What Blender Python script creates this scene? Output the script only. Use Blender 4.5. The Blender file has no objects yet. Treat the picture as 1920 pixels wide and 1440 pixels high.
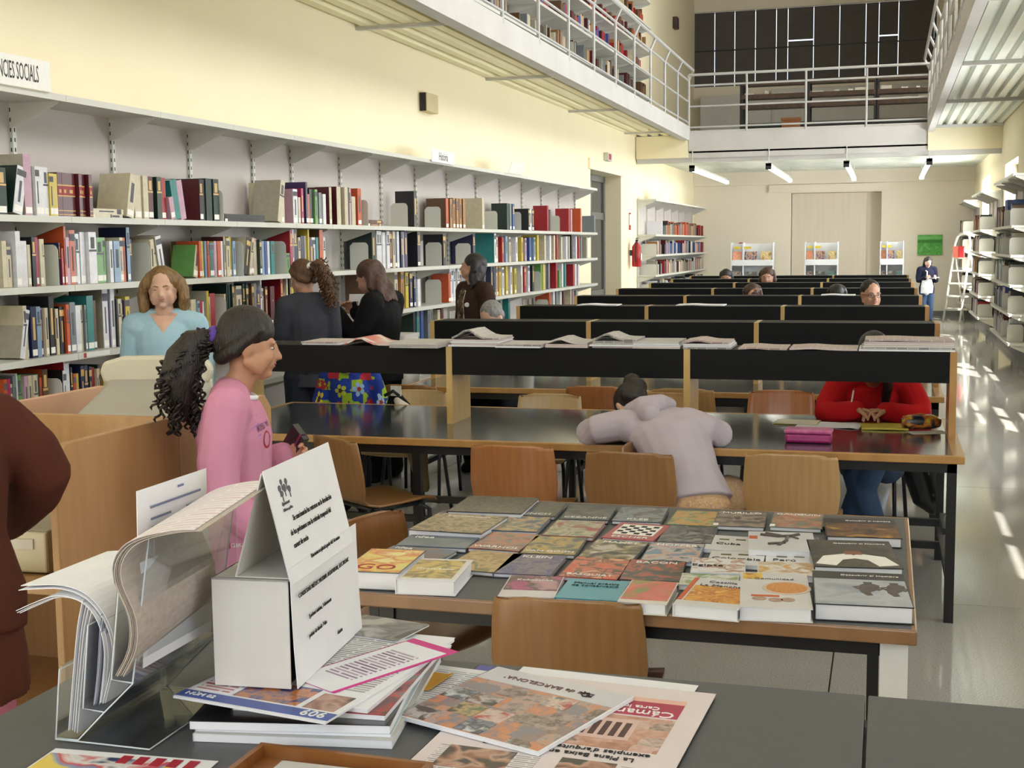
import bpy, bmesh, math, random
from mathutils import Vector, Matrix, Euler
random.seed(7)
SC = bpy.context.scene
COL = SC.collection
R = math.radians
# ---------------------------------------------------------------- camera, world, lights, exposure
cam = bpy.data.objects.new('camera', bpy.data.cameras.new('camera')); COL.objects.link(cam)
cam.data.sensor_width = 36; cam.data.lens = 44.97; cam.data.clip_start = .05; cam.data.clip_end = 200
_y, _p, _r = .285371669, .107107597, -.0117623427
_f = Vector((-math.sin(_y)*math.cos(_p), math.cos(_y)*math.cos(_p), -math.sin(_p)))
_a = Vector((math.cos(_y), math.sin(_y), 0)); _u = _a.cross(_f)
_A = math.cos(_r)*_a + math.sin(_r)*_u; _U = -math.sin(_r)*_a + math.cos(_r)*_u
cam.matrix_world = Matrix(((_A.x,_U.x,-_f.x,0),(_A.y,_U.y,-_f.y,0),(_A.z,_U.z,-_f.z,1.66),(0,0,0,1)))
SC.camera = cam
SC.view_settings.view_transform = 'Standard'; SC.view_settings.look = 'None'
SC.view_settings.gamma = 1; SC.view_settings.use_curve_mapping = False
SC.view_settings.exposure = -0.14
SC.cycles.use_denoising = True; SC.cycles.max_bounces = 16; SC.cycles.diffuse_bounces = 4; SC.cycles.glossy_bounces = 3
SC.cycles.transmission_bounces = 14; SC.cycles.transparent_max_bounces = 12; SC.cycles.sample_clamp_indirect = 4.0; SC.cycles.caustics_reflective = False; SC.cycles.caustics_refractive = False
W = bpy.data.worlds.new('sky'); SC.world = W; W.use_nodes = True
W.node_tree.nodes['Background'].inputs[0].default_value = (.80, .90, 1.0, 1); W.node_tree.nodes['Background'].inputs[1].default_value = 2.2
def sun(name, d, e, ang, col):
    l = bpy.data.lights.new(name, 'SUN'); l.energy = e; l.angle = R(ang); l.color = col
    o = bpy.data.objects.new(name, l); COL.objects.link(o); o.rotation_euler = Vector(d).to_track_quat('-Z', 'Y').to_euler(); return o
sun('sun', (-.36, .74, -.66), 22, .6, (1, .95, .84))
def area(name, loc, d, sx, sy, e, col=(1,1,1), spread=170):
    l = bpy.data.lights.new(name, 'AREA'); l.shape = 'RECTANGLE'; l.size = sx; l.size_y = sy; l.energy = e; l.color = col; l.spread = R(spread)
    o = bpy.data.objects.new(name, l); COL.objects.link(o); o.location = loc
    o.rotation_euler = Vector(d).to_track_quat('-Z', 'Z').to_euler(); return o
WIN_Y = [(-1.5, 1.3), (3.4, 5.9), (9.5, 12.0), (14.2, 16.9), (20.5, 22.7), (25.8, 27.9)]
for a, b in WIN_Y:
    area('window_daylight', (2.42, (a+b)/2, 1.9), (-1, 0, -.05), b-a, 1.9, 60 if a < 9 else 270, (.93, .97, 1))
for yy in (1.2, 6.6, 12.0, 17.4, 22.0):
    area('upper_fill_light', (2.30, yy, 5.9), (-1, 0, -.22), 3.6, 2.2, 215, (1, .985, .95))  # fill light added behind unseen upper openings
area('rear_fill_light', (-1.5, -3.8, 3.6), (0, 1, -.1), 5.0, 3.0, 110, (.84, .91, 1))  # fill light added behind the camera, through an unseen opening
# ---------------------------------------------------------------- materials
def lin(c): return tuple(((v/255)/12.92 if v/255 <= .04045 else ((v/255+.055)/1.055)**2.4) for v in c)
_M = {}
def mat(name, c, rough=.5, metal=0, spec=.5, noise=0, nscale=8, stretch=(1,1,1), bump=0, c2=None, emit=0, trans=0, coat=0, bscale=None):
    if name in _M: return _M[name]
    m = bpy.data.materials.new(name); m.use_nodes = True; _M[name] = m
    nt = m.node_tree; b = nt.nodes['Principled BSDF']; L = nt.links.new
    b.inputs['Base Color'].default_value = (*lin(c), 1); b.inputs['Roughness'].default_value = rough
    b.inputs['Metallic'].default_value = metal; b.inputs['Specular IOR Level'].default_value = spec
    b.inputs['Coat Weight'].default_value = coat; b.inputs['Coat Roughness'].default_value = .12
    if trans: b.inputs['Transmission Weight'].default_value = trans; b.inputs['IOR'].default_value = 1.45
    if emit: b.inputs['Emission Color'].default_value = (*lin(c), 1); b.inputs['Emission Strength'].default_value = emit
    if noise or bump:
        tc = nt.nodes.new('ShaderNodeTexCoord'); mp = nt.nodes.new('ShaderNodeMapping'); mp.inputs['Scale'].default_value = stretch
        L(tc.outputs['Object'], mp.inputs[0])
        n = nt.nodes.new('ShaderNodeTexNoise'); n.inputs['Scale'].default_value = nscale; n.inputs['Detail'].default_value = 5
        L(mp.outputs[0], n.inputs['Vector'])
        if noise:
            cr = nt.nodes.new('ShaderNodeValToRGB'); cr.color_ramp.elements[0].position = .5-noise; cr.color_ramp.elements[1].position = .5+noise
            c2 = c2 or tuple(v*.78 for v in c)
            cr.color_ramp.elements[0].color = (*lin(c2), 1); cr.color_ramp.elements[1].color = (*lin(c), 1)
            L(n.outputs[0], cr.inputs[0]); L(cr.outputs[0], b.inputs['Base Color'])
        if bump:
            n2 = n
            if bscale:
                n2 = nt.nodes.new('ShaderNodeTexNoise'); n2.inputs['Scale'].default_value = bscale; L(mp.outputs[0], n2.inputs['Vector'])
            bp = nt.nodes.new('ShaderNodeBump'); bp.inputs['Strength'].default_value = bump; bp.inputs['Distance'].default_value = .01
            L(n2.outputs[0], bp.inputs['Height']); L(bp.outputs[0], b.inputs['Normal'])
    return m
def picture(name, cols, scale=14, seed=0, rough=.3, kind='noise', coat=.3):
    """printed picture: soft colour fields"""
    if name in _M: return _M[name]
    m = bpy.data.materials.new(name); m.use_nodes = True; _M[name] = m
    nt = m.node_tree; b = nt.nodes['Principled BSDF']; L = nt.links.new; b.inputs['Roughness'].default_value = rough; b.inputs['Coat Weight'].default_value = coat
    b.inputs['Coat Roughness'].default_value = .15
    tc = nt.nodes.new('ShaderNodeTexCoord'); mp = nt.nodes.new('ShaderNodeMapping'); mp.inputs['Location'].default_value = (seed*3.1, seed*1.7, seed)
    L(tc.outputs['Object'], mp.inputs[0])
    if kind in ('cells', 'patch'):
        n = nt.nodes.new('ShaderNodeTexVoronoi'); n.distance = 'CHEBYCHEV'; n.inputs['Scale'].default_value = scale; n.inputs['Randomness'].default_value = .55
        out = nt.nodes.new('ShaderNodeSeparateColor'); L(mp.outputs[0], n.inputs['Vector']); L(n.outputs['Color'], out.inputs[0])
        n3 = nt.nodes.new('ShaderNodeTexNoise'); n3.inputs['Scale'].default_value = scale*3; n3.inputs['Detail'].default_value = 4; L(mp.outputs[0], n3.inputs['Vector'])
        mx = nt.nodes.new('ShaderNodeMath'); mx.operation = 'MULTIPLY_ADD'; mx.inputs[1].default_value = .55; mx.use_clamp = True
        ad = nt.nodes.new('ShaderNodeMath'); ad.operation = 'MULTIPLY'; ad.inputs[1].default_value = .5
        if kind == 'patch': ad.inputs[1].default_value = .02; mx.inputs[1].default_value = 1.0
        L(n3.outputs[0], ad.inputs[0]); L(out.outputs[0], mx.inputs[0]); L(ad.outputs[0], mx.inputs[2]); fac = mx.outputs[0]
    else:
        n = nt.nodes.new('ShaderNodeTexNoise'); n.inputs['Scale'].default_value = scale; n.inputs['Detail'].default_value = 3; n.inputs['Roughness'].default_value = .45; n.inputs['Distortion'].default_value = .6
        L(mp.outputs[0], n.inputs['Vector']); fac = n.outputs[0]
    cr = nt.nodes.new('ShaderNodeValToRGB'); e = cr.color_ramp.elements
    k = len(cols)
    if kind == 'patch': cr.color_ramp.interpolation = 'CONSTANT'
    for i, c in enumerate(cols):
        lo, hi = (.36, .64) if kind == 'noise' else (.1, .9)
        p = lo + (hi-lo)*i/max(1, k-1)
        el = e[i] if i < 2 else e.new(p)
        el.position = p; el.color = (*lin(c), 1)
    L(fac, cr.inputs[0]); L(cr.outputs[0], b.inputs['Base Color'])
    return m
def newsprint(name, base, ink, period=.006, seed=0):
    """lines of small type too fine to read"""
    if name in _M: return _M[name]
    m = bpy.data.materials.new(name); m.use_nodes = True; _M[name] = m
    nt = m.node_tree; b = nt.nodes['Principled BSDF']; L = nt.links.new; b.inputs['Roughness'].default_value = .75
    tc = nt.nodes.new('ShaderNodeTexCoord'); mp = nt.nodes.new('ShaderNodeMapping'); mp.inputs['Location'].default_value = (seed, seed*.7, 0)
    L(tc.outputs['Object'], mp.inputs[0])
    br = nt.nodes.new('ShaderNodeTexBrick'); br.inputs['Scale'].default_value = 1; br.inputs['Brick Width'].default_value = period*7; br.inputs['Row Height'].default_value = period
    br.inputs['Mortar Size'].default_value = period*.28; br.inputs['Mortar Smooth'].default_value = .2
    br.inputs['Color1'].default_value = (*lin(ink), 1); br.inputs['Color2'].default_value = (*lin(tuple((x*.45+y*.55) for x, y in zip(ink, base))), 1); br.inputs['Mortar'].default_value = (*lin(base), 1)
    L(mp.outputs[0], br.inputs['Vector']); L(br.outputs['Color'], b.inputs['Base Color'])
    return m
def wood(name, c, c2, rough=.35, st=(2.2, 14, 1.2)):
    return mat(name, c, rough, noise=.26, nscale=5, stretch=st, c2=c2, coat=.25)
WALL = mat('cream_plaster', (246, 236, 204), .85, noise=.3, nscale=1.3, c2=(242, 230, 196), bump=.12, bscale=60)
WALLF = mat('pale_plaster', (240, 230, 212), .85, noise=.3, nscale=1.3, c2=(234, 224, 205), bump=.12, bscale=60)
WMET = mat('white_enamel', (212, 212, 203), .38, noise=.3, nscale=3, c2=(203, 203, 193))  # enamel greyed, some of the shelf shade is put into it
PANEL = mat('shelf_back_shade', (196, 189, 184), .7, noise=.3, nscale=2, c2=(188, 181, 176))  # shade below the top shelf is put into this greyer colour
RAIL = mat('grey_white_rail', (190, 190, 188), .4, noise=.3, nscale=3, c2=(180, 180, 177))
GMET = mat('grey_enamel', (205, 203, 200), .5, noise=.3, nscale=2, c2=(190, 187, 184))
DECK = mat('galvanised_deck', (240, 242, 232), .35, metal=.05, noise=.2, nscale=.9, stretch=(1.5, .5, 1), c2=(196, 204, 196))
DECK_LIT = mat('bounce_lit_deck', (248, 242, 204), .4, noise=.25, nscale=.9, c2=(240, 232, 190))  # same steel deck, with warm bounce light put into its colour
BLACK = mat('black_laminate', (9, 9, 10), .5, spec=.2, noise=.3, nscale=30, c2=(6, 6, 7))
BTOP = mat('dark_linoleum', (62, 69, 73), .14, noise=.3, nscale=6, c2=(44, 48, 50), coat=.4)
STEEL = mat('black_steel', (22, 22, 26), .4, noise=.3, nscale=12, c2=(16, 16, 19))
GSTEEL = mat('grey_steel_tube', (62, 64, 70), .35, metal=.4, noise=.3, nscale=12, c2=(50, 52, 58))
EDGE = wood('oak_edge', (186, 142, 84), (160, 116, 62))
PINE = wood('pale_pine', (206, 172, 108), (188, 150, 86))
PLYS = (11, 2.5, .9)
PLY = [wood('plywood_orange', (180, 120, 72), (164, 104, 58), .32, PLYS), wood('plywood_brown', (152, 110, 66), (138, 97, 54), .32, PLYS), wood('plywood_tan', (182, 146, 100), (168, 131, 84), .32, PLYS), wood('plywood_light', (204, 178, 134), (193, 164, 118), .32, PLYS), wood('plywood_dark', (138, 92, 50), (121, 77, 38), .32, PLYS)]
CARREL = wood('beech_board', (184, 144, 98), (172, 131, 85), .5, (9, 9, .8))
COUNTER = mat('grey_counter_laminate', (84, 86, 89), .42, noise=.3, nscale=40, c2=(77, 79, 82))
WHITE = mat('white_paper', (236, 236, 240), .7, noise=.3, nscale=14, c2=(228, 228, 233))
PAGES = mat('page_edges', (222, 216, 200), .8, noise=.3, nscale=60, stretch=(1, 1, 12), c2=(202, 195, 178))
CARD = mat('white_card', (222, 218, 212), .6, noise=.3, nscale=10, c2=(214, 209, 203))
INK = mat('black_ink', (30, 30, 34), .6, noise=.3, nscale=40, c2=(22, 22, 25))
GINK = mat('grey_ink', (96, 96, 104), .6, noise=.3, nscale=40, c2=(84, 84, 92))
WINK = mat('white_ink', (244, 242, 236), .5, noise=.3, nscale=40, c2=(236, 234, 228))
RINK = mat('red_ink', (176, 40, 60), .5, noise=.3, nscale=40, c2=(160, 34, 52))
ACRYL = bpy.data.materials.new('clear_acrylic'); ACRYL.use_nodes = True
_n = ACRYL.node_tree; _n.nodes.clear(); _o = _n.nodes.new('ShaderNodeOutputMaterial'); _x = _n.nodes.new('ShaderNodeMixShader'); _t = _n.nodes.new('ShaderNodeBsdfTransparent'); _g = _n.nodes.new('ShaderNodeBsdfGlossy'); _w = _n.nodes.new('ShaderNodeLayerWeight')
_t.inputs[0].default_value = (.93, .945, .955, 1); _g.inputs['Roughness'].default_value = .05; _w.inputs['Blend'].default_value = .3; _k = _n.nodes.new('ShaderNodeMath'); _k.operation = 'MULTIPLY'; _k.inputs[1].default_value = .7
_n.links.new(_w.outputs['Facing'], _k.inputs[0]); _n.links.new(_k.outputs[0], _x.inputs[0]); _n.links.new(_t.outputs[0], _x.inputs[1]); _n.links.new(_g.outputs[0], _x.inputs[2]); _n.links.new(_x.outputs[0], _o.inputs[0])
FRAMEM = mat('window_frame_paint', (214, 212, 204), .5, noise=.3, nscale=8, c2=(204, 202, 193))
TUBE = mat('fluorescent_tube', (255, 252, 240), .4, emit=15)
SKYLIT = mat('bright_outdoors', (235, 244, 255), .5, emit=1.7)
# ---------------------------------------------------------------- helpers
class MB:
    """collects faces into one mesh"""
    def __init__(s): s.v = []; s.f = []; s.m = []
    def add(s, vs, fs, mi=0, M=None):
        n = len(s.v)
        s.v += [tuple(M @ Vector(v)) if M else tuple(v) for v in vs]
        s.f += [tuple(i+n for i in f) for f in fs]; s.m += [mi]*len(fs)
    def box(s, a, b, mi=0, M=None, bev=0):
        x0, y0, z0 = a; x1, y1, z1 = b
        if x0 > x1: x0, x1 = x1, x0
        if y0 > y1: y0, y1 = y1, y0
        if z0 > z1: z0, z1 = z1, z0
        s.add([(x0,y0,z0),(x1,y0,z0),(x1,y1,z0),(x0,y1,z0),(x0,y0,z1),(x1,y0,z1),(x1,y1,z1),(x0,y1,z1)],
              [(0,3,2,1),(4,5,6,7),(0,1,5,4),(1,2,6,5),(2,3,7,6),(3,0,4,7)], mi, M)
    def tube(s, pts, r, n=8, mi=0, M=None, cap=True):
        pts = [Vector(p) for p in pts]; rs = r if isinstance(r, (list, tuple)) else [r]*len(pts)
        vs = []; ref = None
        for i, p in enumerate(pts):
            t = (pts[min(i+1, len(pts)-1)] - pts[max(i-1, 0)]).normalized()
            if ref is None:
                ref = Vector((0,0,1)) if abs(t.z) < .9 else Vector((1,0,0))
            u = (ref - t*ref.dot(t)).normalized(); w = t.cross(u); ref = u
            vs += [p + (u*math.cos(2*math.pi*k/n) + w*math.sin(2*math.pi*k/n))*rs[i] for k in range(n)]
        fs = [(i*n+k, i*n+(k+1)%n, (i+1)*n+(k+1)%n, (i+1)*n+k) for i in range(len(pts)-1) for k in range(n)]
        if cap: fs += [tuple(range(n))[::-1], tuple((len(pts)-1)*n+k for k in range(n))]
        s.add(vs, fs, mi, M)
    def prism(s, poly, axis, a, b, mi=0, M=None):
        """extrude a 2D polygon (ccw) along axis x/y/z"""
        n = len(poly)
        def P(q, h): return {'x': (h, q[0], q[1]), 'y': (q[0], h, q[1]), 'z': (q[0], q[1], h)}[axis]
        vs = [P(q, a) for q in poly] + [P(q, b) for q in poly]
        fs = [tuple(range(n)), tuple(range(2*n-1, n-1, -1))] + [(i, i+n, (i+1)%n+n, (i+1)%n) for i in range(n)]
        s.add(vs, fs, mi, M)
    def strip(s, prof, axis, a, b, t, mi=0, M=None):
        """sheet of thickness t following an open 2D profile"""
        P = [Vector(p) for p in prof]; N = []
        for i in range(len(P)):
            d = (P[min(i+1, len(P)-1)] - P[max(i-1, 0)]).normalized(); N.append(Vector((-d.y, d.x)))
        s.prism([tuple(p) for p in P] + [tuple(p + n*t) for p, n in zip(reversed(P), reversed(N))], axis, a, b, mi, M)
    def mesh(s, name, mats, smooth=False):
        me = bpy.data.meshes.new(name); me.from_pydata(s.v, [], s.f)
        for m in (mats if isinstance(mats, (list, tuple)) else [mats]): me.materials.append(m)
        if any(s.m): me.polygons.foreach_set('material_index', s.m)
        bm = bmesh.new(); bm.from_mesh(me); bmesh.ops.recalc_face_normals(bm, faces=bm.faces); bm.to_mesh(me); bm.free()
        if smooth: me.polygons.foreach_set('use_smooth', [True]*len(me.polygons))
        me.update(); return me
    def build(s, name, mats, parent=None, loc=None, rot=None, smooth=False, bev=0):
        o = link(name, s.mesh(name, mats, smooth), parent, loc, rot)
        if bev:
            md = o.modifiers.new('edge', 'BEVEL'); md.width = bev; md.segments = 2; md.limit_method = 'ANGLE'
        return o
def link(name, data, parent=None, loc=None, rot=None):
    o = bpy.data.objects.new(name, data); COL.objects.link(o)
    if parent: o.parent = parent
    if loc is not None: o.location = loc
    if rot is not None: o.rotation_euler = rot
    return o
def tag(o, label=None, cat=None, group=None, kind=None):
    if label: o['label'] = label
    if cat: o['category'] = cat
    if group: o['group'] = group
    if kind: o['kind'] = kind
    return o
def thing(name, label, cat, loc=(0,0,0), rz=0, group=None):
    return tag(link(name, None, None, loc, (0,0,rz)), label, cat, group)
def struct(o): o['kind'] = 'structure'; return o
def kids(o): return [c for c in o.children]
def copy_tree(o, parent=None):
    c = o.copy(); COL.objects.link(c)
    if parent: c.parent = parent; c.matrix_parent_inverse = o.matrix_parent_inverse
    for ch in o.children: copy_tree(ch, c)
    return c
ORD = 'first second third fourth fifth sixth seventh eighth ninth tenth eleventh twelfth thirteenth fourteenth fifteenth sixteenth seventeenth eighteenth nineteenth twentieth'.split()
ORD += ['twenty-'+w for w in ORD[:9]] + ['thirtieth'] + ['thirty-'+w for w in ORD[:9]]
def text(s, size, m, parent, loc, rot, name='lettering', align='CENTER', sx=1, depth=.0004, shear=0):
    cu = bpy.data.curves.new(name, 'FONT'); cu.body = s; cu.size = size; cu.align_x = align; cu.align_y = 'CENTER'; cu.extrude = depth; cu.resolution_u = 2; cu.shear = shear
    o = bpy.data.objects.new(name, cu)
    me = bpy.data.meshes.new_from_object(o)
    bpy.data.objects.remove(o); bpy.data.curves.remove(cu)
    me.materials.clear(); me.materials.append(m)
    q = link(name, me, parent, loc, rot); q.scale = (sx, 1, 1); return q
def quad(name, m, parent, a, b, z, t=.0006, loc=None, rot=None):
    mb = MB(); mb.box((a[0], a[1], z), (b[0], b[1], z+t)); return mb.build(name, m, parent, loc, rot)
# ---------------------------------------------------------------- the setting
TH = -math.atan(.01)
LWM = Matrix.Translation((-4.7, 0, 0)) @ Matrix.Rotation(TH, 4, 'Z')      # left wall frame: x out of the wall, y along it
def LW(out, s, z): return LWM @ Vector((out, s, z))
FL = mat('terrazzo', (194, 192, 188), .07, noise=.18, nscale=150, c2=(158, 156, 152), spec=.9)
JOINT = mat('floor_joint', (84, 82, 78), .6, noise=.3, nscale=20, c2=(74, 72, 68))
fl = MB(); fl.box((-5.3, -3.6, -.12), (2.4, 31.2, -.012)); floor = struct(fl.build('floor', JOINT))
xs = [-5.3, -3.18, -.18, 2.4]; ys = [-3.6] + [.08+3*i for i in range(11)] + [31.2]
for i in range(3):
    for j in range(len(ys)-1):
        b = MB(); b.box((xs[i]+.003, ys[j]+.003, -.012), (xs[i+1]-.003, ys[j+1]-.003, 0)); b.build('slab', FL, floor)
CEIL = mat('ceiling_paint', (226, 222, 210), .8, noise=.3, nscale=2, c2=(218, 214, 201))
c = MB(); c.box((-5.3, -3.6, 7.6), (2.4, 31.2, 7.8)); struct(c.build('ceiling', CEIL))
# left wall with its doorway
w = MB()
w.box((-.55, -3.6, 0), (0, 19.85, 7.6), 0, LWM); w.box((-.55, 22.15, 0), (0, 30.9, 7.6), 0, LWM); w.box((-.55, 19.85, 2.85), (0, 22.15, 7.6), 0, LWM)
w.box((-.6, 19.85, 0), (-.5, 22.15, 2.85), 0, LWM)
struct(w.build('wall_left', WALL))
t = MB(); t.box((0, 19.7, 2.85), (.035, 22.3, 3.02), 0, LWM); struct(t.build('trim_1', WALL))
dm = mat('grey_door_paint', (104, 104, 100), .5, noise=.3, nscale=5, c2=(94, 94, 90))
d = MB(); d.box((-.34, 19.87, .01), (-.28, 20.0, 2.84), 0, LWM); d.box((-.34, 20.98, .01), (-.28, 21.1, 2.84), 0, LWM); d.box((-.34, 22.02, .01), (-.28, 22.14, 2.84), 0, LWM)
d.box((-.34, 19.9, 2.1), (-.28, 22.1, 2.22), 0, LWM); d.box((-.34, 19.9, .01), (-.28, 22.1, .9), 0, LWM); d.box((-.34, 19.9, 2.74), (-.28, 22.1, 2.84), 0, LWM)
dr = struct(d.build('door_1', dm))
for a, b_ in ((20.0, 20.98), (21.1, 22.02)):
    for z0, z1 in ((.9, 2.1), (2.22, 2.74)):
        q = MB(); q.box((-.32, a, z0), (-.305, b_, z1), 0, LWM); q.build('pane', mat('smoked_glass', (70, 74, 78), .08, noise=.3, nscale=3, c2=(60, 64, 68)), dr)
h = MB(); h.tube([LW(-.27, 21.0, 1.0), LW(-.23, 21.0, 1.0), LW(-.23, 20.9, 1.0)], .011); h.build('handle', GSTEEL, dr)
# far wall, mezzanine level above
w = MB(); w.box((-5.2, 30.3, 0), (-2.6, 30.7, 5.28)); w.box((-.15, 30.3, 0), (2.4, 30.7, 5.28)); w.box((-2.6, 30.3, 2.8), (-.15, 30.7, 5.28)); w.box((-2.6, 30.62, 0), (-.15, 30.7, 2.8))
w.box((-5.2, 30.3, 6.98), (2.4, 30.7, 7.6)); w.box((-5.2, 30.3, 5.28), (-4.45, 30.7, 6.98)); w.box((.95, 30.3, 5.28), (2.4, 30.7, 6.98))
struct(w.build('wall_far', WALLF))
t = MB(); t.box((-2.65, 30.24, 2.82), (-.02, 30.3, 2.99)); struct(t.build('trim_2', WALLF))
dd = MB(); dd.box((-2.13, 30.33, .02), (-.48, 30.4, 2.79)); d2 = struct(dd.build('door_2', mat('door_board', (222, 210, 192), .7, noise=.3, nscale=2, stretch=(9, 1, .4), c2=(214, 201, 182))))
dd = MB(); dd.box((-2.6, 30.31, .02), (-2.145, 30.4, 2.8)); dd.build('side_panel', WALLF, d2)
for x in (-1.72, -1.31, -.9):
    b = MB(); b.box((x-.004, 30.325, .05), (x+.004, 30.332, 2.77)); b.build('board_joint', PAGES, d2)
SKIRT = mat('grey_skirting', (120, 118, 116), .5, noise=.3, nscale=6, c2=(108, 106, 104))
b = MB(); b.box((-.15, 30.27, 0), (1.83, 30.3, .11)); b.box((-4.4, 30.27, 0), (-2.6, 30.3, .11)); struct(b.build('baseboard_far', SKIRT))
b = MB(); b.box((1.8, -3.6, 0), (1.83, 30.27, .13)); struct(b.build('baseboard_right', SKIRT))
b = MB(); b.box((0, -3.6, 0), (.02, 19.8, .12), 0, LWM); b.box((0, 22.2, 0), (.02, 30.2, .12), 0, LWM); struct(b.build('baseboard_left', SKIRT))
# right wall with low windows and upper openings added for the fill lights
w = MB(); zs = (.95, 2.9); prev = -3.6
for a, b_ in WIN_Y:
    w.box((1.83, prev, 0), (2.25, a, 4.6)); w.box((1.83, a, 0), (2.25, b_, zs[0])); w.box((1.83, a, zs[1]), (2.25, b_, 4.6)); prev = b_
w.box((1.83, prev, 0), (2.25, 30.9, 4.6))
prev = -3.6
for yy in (1.2, 6.6, 12.0, 17.4, 22.0):
    w.box((1.83, prev, 4.6), (2.25, yy-1.8, 7.6)); w.box((1.83, yy-1.8, 7.0), (2.25, yy+1.8, 7.6)); prev = yy+1.8
w.box((1.83, prev, 4.6), (2.25, 30.9, 7.6)); w.box((1.83, -3.6, 4.55), (2.25, 23.8, 4.8))
struct(w.build('wall_right', WALL))
n = 0
for a, b_ in WIN_Y:
    n += 1
    fr = MB()
    for y0, y1 in ((a, a+.07), (b_-.07, b_), ((a+b_)/2-.05, (a+b_)/2+.05)): fr.box((2.02, y0, zs[0]), (2.09, y1, zs[1]))
    for z0 in (zs[0], 1.55, zs[1]-.09): fr.box((2.02, a, z0), (2.09, b_, z0+.09))
    o = struct(fr.build('window_%d' % n, FRAMEM))
    sl = MB()
    for k in range(10):                                             # lowered outside slats on the upper half
        if k in (3, 7) or a > 14: continue
        sl.box((2.11, a, 1.98+k*.09), (2.125, b_, 2.055+k*.09))
    if sl.v: sl.build('slats', FRAMEM, o)['kind'] = 'stuff'
w = MB(); w.box((2.25, -3.6, 7.05), (3.9, 30.9, 7.2)); struct(w.build('added_sun_block', WALL))  # added out of view to keep sun out of the upper openings
w = MB(); w.box((-5.2, -3.7, 0), (2.4, -3.6, 1.9)); w.box((-5.2, -3.7, 5.3), (2.4, -3.6, 7.6)); w.box((-5.2, -3.7, 1.9), (-4.1, -3.6, 5.3)); w.box((1.1, -3.7, 1.9), (2.4, -3.6, 5.3))  # middle opening left for the added rear fill
struct(w.build('wall_rear', WALL))
# galleries: steel channel, corrugated deck, cross beams
def deck(mb, x0, x1, y0, y1, z, along, pitch=.17, h=.055):
    n = max(1, round(((x1-x0) if along == 'y' else (y1-y0))/pitch)); p = ((x1-x0) if along == 'y' else (y1-y0))/n
    prof = []
    o = x0 if along == 'y' else y0
    for k in range(n):
        q = o+k*p
        prof += [(q, z+h), (q+p*.28, z+h), (q+p*.40, z), (q+p*.88, z)]
    prof.append((o+n*p, z+h))
    mb.strip([(a_, b_) for a_, b_ in prof], 'y' if along == 'y' else 'x', *((y0, y1) if along == 'y' else (x0, x1)), .012)
f = MB(); f.box((-4.75, -3.5, 3.70), (-3.52, 23.45, 3.76)); f.box((.66, -3.5, 3.70), (1.83, 23.45, 3.76)); f.box((-4.6, 23.45, 3.64), (1.83, 30.3, 3.70))
struct(f.build('floor_gallery', GMET))
m = MB(); deck(m, -4.62, -3.62, -3.5, 23.4, 3.625, 'y', .19)
struct(m.build('ceiling_gallery_left', DECK_LIT))
m = MB(); deck(m, .70, 1.83, -3.5, 23.4, 3.625, 'y', .165)
struct(m.build('ceiling_gallery_right', DECK))
m = MB(); deck(m, -4.45, 1.83, 23.75, 30.25, 3.3, 'x', .26, .06)
struct(m.build('ceiling_mezzanine', DECK))
n = 3
def beam(name, *boxes, m=GMET):
    mb = MB()
    for a, b_ in boxes: mb.box(a, b_)
    return struct(mb.build(name, m))
beam('trim_3', ((-3.5, -3.5, 3.53), (-3.48, 23.45, 3.78)), ((-3.62, -3.5, 3.53), (-3.5, 23.45, 3.55)), ((-3.62, -3.5, 3.76), (-3.5, 23.45, 3.78)))
beam('trim_4', ((.62, -3.5, 3.53), (.645, 23.45, 3.78)), ((.645, -3.5, 3.53), (.72, 23.45, 3.55)), ((.645, -3.5, 3.76), (.72, 23.45, 3.78)))
beam('trim_5', ((-3.49, 23.43, 3.30), (.63, 23.47, 3.66)), ((-4.45, 23.43, 3.21), (1.83, 23.47, 3.33)), ((-4.45, 23.47, 3.14), (1.83, 23.62, 3.30)))
beam('trim_6', ((-4.45, 23.40, 3.22), (-3.5, 23.43, 3.62)), ((.63, 23.40, 3.22), (1.83, 23.43, 3.62)), m=WALL)
k = 7
for yy in (-.8, 3.1, 7.0, 10.85, 14.6, 18.5, 22.45):
    beam('trim_%d' % k, ((-4.6, yy-.03, 3.595), (-3.62, yy+.03, 3.625))); k += 1
for yy in (-.5, 3.4, 7.3, 11.2, 15.2, 19.2, 23.2):
    beam('trim_%d' % k, ((.72, yy-.03, 3.58), (1.83, yy+.03, 3.625))); k += 1
beam('trim_%d' % k, ((-4.45, 30.2, 3.0), (1.83, 30.3, 3.36)), m=WALLF)
# railings
def railing(name, label, p0, p1, inward, nposts, ctr=None, base=3.78):
    p0, p1, inward = Vector(p0), Vector(p1), Vector(inward)
    o = thing(name, label, 'railing', (p0.x, p0.y, base))
    off = Vector((p0.x, p0.y, base))
    def bar(nm, a, b_, r):
        mb = MB(); mb.tube([a-off, b_-off], r, 6); mb.build(nm, RAIL, o)
    U = Vector((0,0,1))
    for nm, h, r in (('lower_rail', .06, .016), ('middle_rail', .43, .016), ('upper_rail', .80, .018)):
        bar(nm, p0+U*h, p1+U*h, r)
    bar('handrail', p0+U*.98+inward*.15, p1+U*.98+inward*.15, .024)
    for i in range(nposts+1):
        q = p0.lerp(p1, i/nposts); mb = MB(); mb.tube([q-off-U*.05, q+U*.80-off, q+U*.98+inward*.15-off], .019, 6); mb.build('post', RAIL, o)
    return o
railing('gallery_railing', 'white tube railing along the book-lined left gallery', (-3.49, -2.6, 3.78), (-3.49, 23.42, 3.78), (.55, 0, 0), 20)
railing('gallery_railing', 'white tube railing of the gallery over the sunny aisle', (.63, -2.6, 3.78), (.63, 23.42, 3.78), (-.55, 0, 0), 20)
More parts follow.
